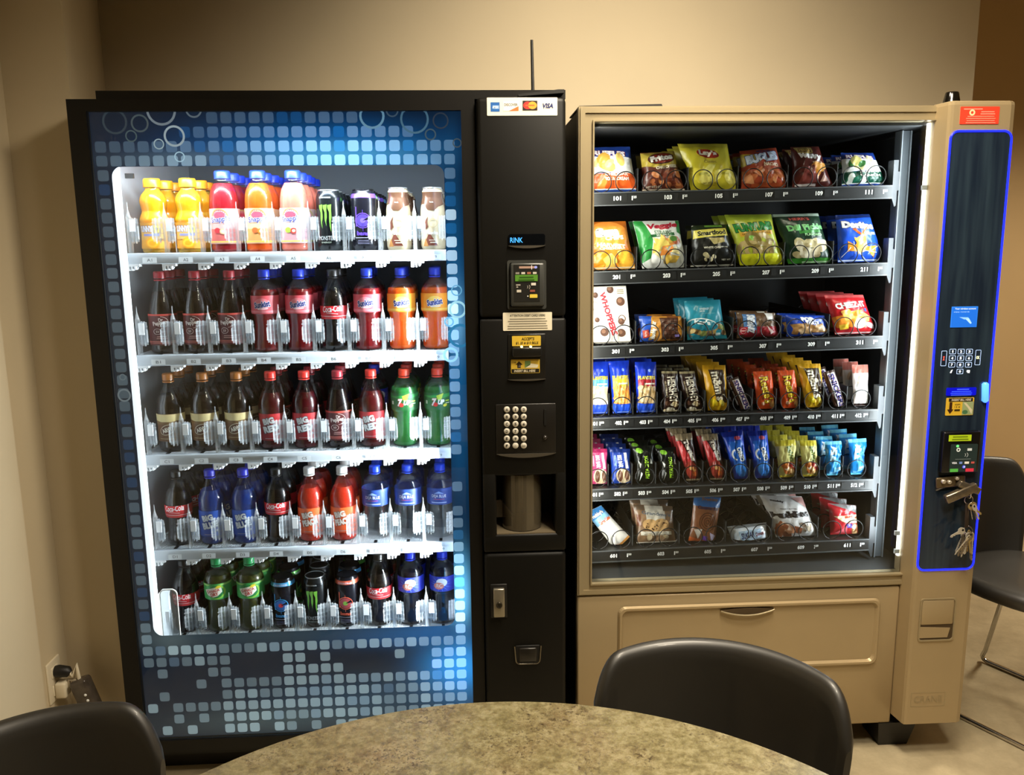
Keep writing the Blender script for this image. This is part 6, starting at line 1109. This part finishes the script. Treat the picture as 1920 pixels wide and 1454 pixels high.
def make_chair():
    o = empty('shell_chair', (0, 0, 0), None, 'chair')
    Rr, am, nA, nZ = .212, 1.1, 64, 14; z0 = .40
    def ztop(t): return .755 - .012 * abs(t) ** 2 - .085 * max(0, (abs(t) - .72) / .28) ** 2.6
    bk = MB()
    def sect(t, k):
        a = t * am; zt = ztop(t); z = z0 + (zt - z0) * k; lean = .028 * ((z - z0) / .36); th = .017 * (1 - .35 * abs(t) ** 3)
        r = Rr + lean - .02 * (1 - k) ** 2; return a, z, r, th
    rows = []
    ks = [0, .06, .15, .3, .45, .6, .72, .82, .9, .95, .975, .99, 1]
    for i in range(nA + 1):
        t = -1 + 2 * i / nA; col_ = []
        endf = 1 if abs(t) < .97 else .55
        for k in ks: a, z, r, th = sect(t, k); h = th * endf * (1 if k < .93 else math.sqrt(max(0, 1 - ((k - .93) / .07) ** 2))); col_.append(((r - h) * math.sin(a), (r - h) * math.cos(a), z))
        for k in ks[::-1][1:]: a, z, r, th = sect(t, k); h = th * endf * (1 if k < .93 else math.sqrt(max(0, 1 - ((k - .93) / .07) ** 2))); col_.append(((r + h) * math.sin(a), (r + h) * math.cos(a), z))
        rows.append(col_)
    n = len(rows[0]); v = sum(rows, []); f = [(i * n + k, i * n + (k + 1) % n, (i + 1) * n + (k + 1) % n, (i + 1) * n + k) for i in range(nA) for k in range(n)]
    bk.add(v, f, sm=True); bk.face(rows[0], sm=True); bk.face(rows[-1][::-1], sm=True); bk.build('backrest', VINYL, o)
    st = MB(); out_ = []
    for k in range(40):
        a = 2 * pi * k / 40; sx = .205 * math.copysign(abs(math.sin(a)) ** .75, math.sin(a)); sy = .21 * math.copysign(abs(math.cos(a)) ** .8, math.cos(a)); out_.append((sx, sy - .035))
    rings_ = [(.55, .452), (.86, .456), (.96, .45), (1, .437), (1.0, .425), (.97, .408), (.85, .396), (.6, .385)]
    v = []
    for s, z in rings_:
        for x, y in out_: v.append((x * s, (y + .035) * s - .035, z - .02 * (1 - abs(x) / .205) * (s > .5) * .3 + (.012 if y < -.2 and z < .43 else 0)))
    m = len(out_); f = [(i * m + k, i * m + (k + 1) % m, (i + 1) * m + (k + 1) % m, (i + 1) * m + k) for i in range(len(rings_) - 1) for k in range(m)] + [tuple(range(m)), tuple(range((len(rings_) - 1) * m, len(rings_) * m))]
    st.add(v, f, sm=True).build('seat', VINYL, o)
    for s in (-1, 1):
        def bend(p0, p1, p2, n=5): return [tuple((1 - t) ** 2 * a + 2 * t * (1 - t) * b_ + t * t * c for a, b_, c in zip(p0, p1, p2)) for t in [k / n for k in range(n + 1)]]
        path = [(s * .15, .10, .40), (s * .19, .185, .05)] + bend((s * .195, .195, .03), (s * .2, .205, .0085), (s * .2, .17, .0085)) + bend((s * .2, -.19, .0085), (s * .2, -.225, .0085), (s * .195, -.215, .03)) + [(s * .16, -.13, .39)]
        MB().tube(path, .0075, 10).build('sled_leg', CHROME, o)
    MB().tube([(-.15, .1, .392), (.15, .1, .392)], .007, 8).tube([(-.16, -.13, .385), (.16, -.13, .385)], .007, 8).tube([(-.14, .1, .39), (-.14, .175, .44)], .007, 8).tube([(.14, .1, .39), (.14, .175, .44)], .007, 8).build('seat_support', CHROME, o)
    return remember(o)
ch1 = make_chair(); ch1.location = (.368, -.985, -.0); ch1.rotation_euler = (0, 0, -.36)
tag(ch1, 'black shell chair tucked behind the table before the snack machine', 'chair', 'black shell chairs'); 
ch2 = copy_tree(ch1); ch2.location = (-.576, -1.12, 0); ch2.rotation_euler = (0, 0, .77); tag(ch2, 'black shell chair before the wall outlet beside the drink machine', 'chair', 'black shell chairs')
ch3 = copy_tree(ch1); ch3.location = (1.69, .2, 0); ch3.rotation_euler = (0, 0, .477); tag(ch3, 'black shell chair with chrome sled legs beyond the dark blue control column', 'chair', 'black shell chairs')
# lock and keys on the snack machine's column
YL = YF - .003
def L3(u, v, d=0): return Vector(P(u, v, YL - d))
lk = MB(); a0, a1 = L3(1753, 906), L3(1808, 900)
def obox(mb, p0, p1, hw, d0, d1, r=.003, mi=0):
    ax_ = (p1 - p0).normalized(); up_ = Vector((-ax_.z, 0, ax_.x)); L_ = (p1 - p0).length
    return mb.rbox(0, L_, d0, d1, -hw, hw, r, 2, mi=mi, T=lambda p: tuple(p0 + ax_ * p[0] + Vector((0, p[1], 0)) + up_ * p[2]))
obox(lk, a0, a1, .015, -.008, .0, .006); 
lock2 = lk.build('lock_housing', mat('dark_bronze', '#6a5a40', .3, metal=.5, var=.2), sm_root)
hb = MB(); obox(hb, L3(1764, 933), L3(1822, 908), .012, -.03, -.012, .004); obox(hb, L3(1790, 903), L3(1828, 918), .01, -.026, -.006, .004); hb.build('lock_handle', mat('worn_steel', '#857a68', .25, metal=.75, var=.25, scale=80), lock2, loc=(0, 0, 0))
cy_ = MB()
for u, v, r in ((1768, 903, .006), (1779, 904, .0055), (1793, 897, .005)):
    p = L3(u, v, .008); q = MB().lathe([(r, 0), (r, .006), (r * .6, .008), (.0004, .008)], 14); cy_.add([(p.x + x, p.y - z, p.z + y) for x, y, z in q.v], q.f, sm=True)
cy_.build('lock_cylinder', mat('bright_steel', '#d5cbb8', .2, metal=.6), lock2, loc=(0, 0, 0))
kr = empty('key_bunch', tuple(L3(1812, 925, .03)), 'bunch of keys hanging from the lock on the control column', 'keys', world=True)
def ringpath(c, r, tilt, n=20): return [(c.x + r * math.cos(2 * pi * k / n), c.y + r * math.sin(2 * pi * k / n) * math.sin(tilt), c.z + r * math.sin(2 * pi * k / n) * math.cos(tilt)) for k in range(n)]
lug = L3(1817, 929, .021); MB().tube([(lug.x, lug.y + .0085 * math.cos(2 * pi * k / 16), lug.z + .0085 * math.sin(2 * pi * k / 16)) for k in range(16)], .0013, 6, closed=True).build('key_lug', mat('bright_steel'), lock2, loc=(0, 0, 0))
MB().tube(ringpath(lug - Vector((0, 0, .0125)), .0115, 0), .0012, 6, closed=True).build('key_ring', CHROME, kr)
sp = MB(); s0, s1 = L3(1814, 944, .021), L3(1812, 990, .026); obox(sp, s0, s1, .0055, -.0012, .0012, .001); sp.build('strap', mat('brown_strap', '#2c1f16', .6), kr)
MB().tube(ringpath(L3(1815, 996, .026), .0125, .3), .0012, 6, closed=True).build('key_ring', CHROME, kr)
KM = [mat('key_nickel', '#d8d2c4', .28, metal=.5, var=.1), mat('key_brass', '#b8a06a', .3, metal=.5, var=.15), mat('key_dark', '#857a68', .35, metal=.5, var=.15)]
def key(c, ang, y, ln, m, flat=1.0):
    mb = MB(); pts = [(.0095 * math.cos(t), .0095 * math.sin(t)) for t in [math.radians(q) for q in range(-50, 231, 20)]]
    x, w_ = .0, .0033; bl = [(-w_, -.009), (-w_, -ln + .004), (0, -ln), (w_, -ln + .003)]
    z_ = -ln + .003; k = 0
    while z_ < -.014: bl += [(w_ - .0016 * (k % 2), z_ + .0015), (w_ - .0016 * (k % 2), z_ + .003)]; z_ += .0035; k += 1
    pts = pts[::-1]; full = [(p[0], p[1]) for p in pts] ; poly = full + [(w_, -.009)][:0] + (bl[::-1] if full[-1][0] > 0 else bl)
    ca, sa = math.cos(ang), math.sin(ang)
    def T(p, d): return (c.x + (p[0] * flat) * ca - (p[1] - .008) * sa * 1, c.y - y + d + p[0] * (1 - flat) * .8, c.z + p[0] * flat * sa + (p[1] - .008) * ca)
    mb.prism(poly, lambda p: T(p, -.0009), lambda p: T(p, .0009)); hx = [(.0032 * math.cos(t), .0032 * math.sin(t) + .004) for t in [2 * pi * q / 12 for q in range(12)]]
    mb.prism(hx, lambda p: T(p, -.00105), lambda p: T(p, -.00095), mi=1); return mb.build('key', [m, DARK], kr)
rk = random.Random(3)
for i in range(16): key(L3(1814 + rk.uniform(-6, 6), 997 + rk.uniform(-3, 6), .022), rk.uniform(-.55, .3) - .1, -.006 + .0024 * i * .8, rk.uniform(.04, .062), KM[i % 3], rk.uniform(.45, 1))
key(L3(1806, 992, .034), -1.05, .004, .034, KM[0])
for i in range(6): key(L3(1820 + rk.uniform(-4, 4), 945, .024), rk.uniform(-.1, .75), -.004 + .003 * i, rk.uniform(.03, .042), KM[(i + 1) % 3], rk.uniform(.4, 1))
# outlet and hanging adapter on the left wall
wo = empty('wall_outlet', (XL, .03, .3), 'white wall outlet plate low on the left wall', 'outlet', world=True)
MB().rbox(XL - .001, XL + .006, -.005, .065, .243, .36, .003).build('outlet_plate', mat('ivory_plastic', '#d8cdb4', .4), wo)
for z in (.326, .275): MB().rbox(XL + .004, XL + .009, .012, .048, z - .015, z + .015, .003).box(XL + .0089, XL + .0095, .02, .023, z - .003, z + .006, mi=1).box(XL + .0089, XL + .0095, .036, .039, z - .003, z + .006, mi=1).build('outlet_socket', [mat('ivory_plastic'), DARK], wo)
pa = empty('power_adapter', (XL + .03, .03, .3), 'grey power adapter hanging by cords from the wall outlet', 'power adapter', world=True)
def xw(u, v, x):
    r = ray(u, v); t = x / r[0]; return Vector((x, r[1] * t - CAMD, CAMH + r[2] * t))
p0 = Vector((XL + .008, .03, .326)); p1 = p0 + Vector((.035, -.002, -.002)); MB().tube([tuple(p0), tuple(p0 + Vector((.008, 0, 0))), tuple(p1), tuple(p1 + Vector((.006, 0, -.004)))], [.015, .017, .015, .008], 14).build('plug', DARK, pa)
p2 = Vector((XL + .009, .03, .275)); MB().rbox(p2.x, p2.x + .03, .012, .046, .252, .297, .006).build('white_connector', mat('ivory_plastic'), pa)
g0, g1 = P(142, 1258, .0), P(178, 1335, .0)
box_c = Vector(P(163, 1306, .03)); axd = (Vector(P(176, 1338, .03)) - Vector(P(140, 1258, .03))).normalized()
MB().tube([tuple(p1 + Vector((.004, 0, .0))), tuple(p1 + Vector((.012, -.0, -.015))), tuple(Vector(P(143, 1246, .03))), tuple(box_c - axd * .055)], .0055, 8).build('cord', mat('ivory_plastic'), pa)
MB().tube([(p2.x + .028, .03, .262), tuple(Vector(P(130, 1275, .03))), tuple(box_c - axd * .05 + Vector((-.008, 0, 0)))], .005, 8).build('cord', mat('pale_cord', '#a89c86', .5), pa)
pb = MB(); sd_ = Vector((-axd.z, 0, axd.x))
def AT(p): return tuple(box_c + axd * p[0] + sd_ * p[2] + Vector((0, p[1], 0)))
pb.rbox(-.055, .09, -.02, .02, -.024, .024, .009, 3, T=AT).build('adapter_box', mat('smoky_plastic', '#4c443c', .22, var=.3, scale=40), pa)
dt = MB()
for k in range(3): q = MB().lathe([(.004, 0), (.003, .002), (.0003, .0025)], 10); c = AT((-.012 + .017 * k, -.02, .01)); dt.add([(c[0] + x, c[1] - z, c[2] + y) for x, y, z in q.v], q.f, sm=True)
dt.build('white_button', WHITEP, pa)
# ================================================================ final pass: drop helper properties
for o in COL.objects:
    if 'world_built' in o: del o['world_built']
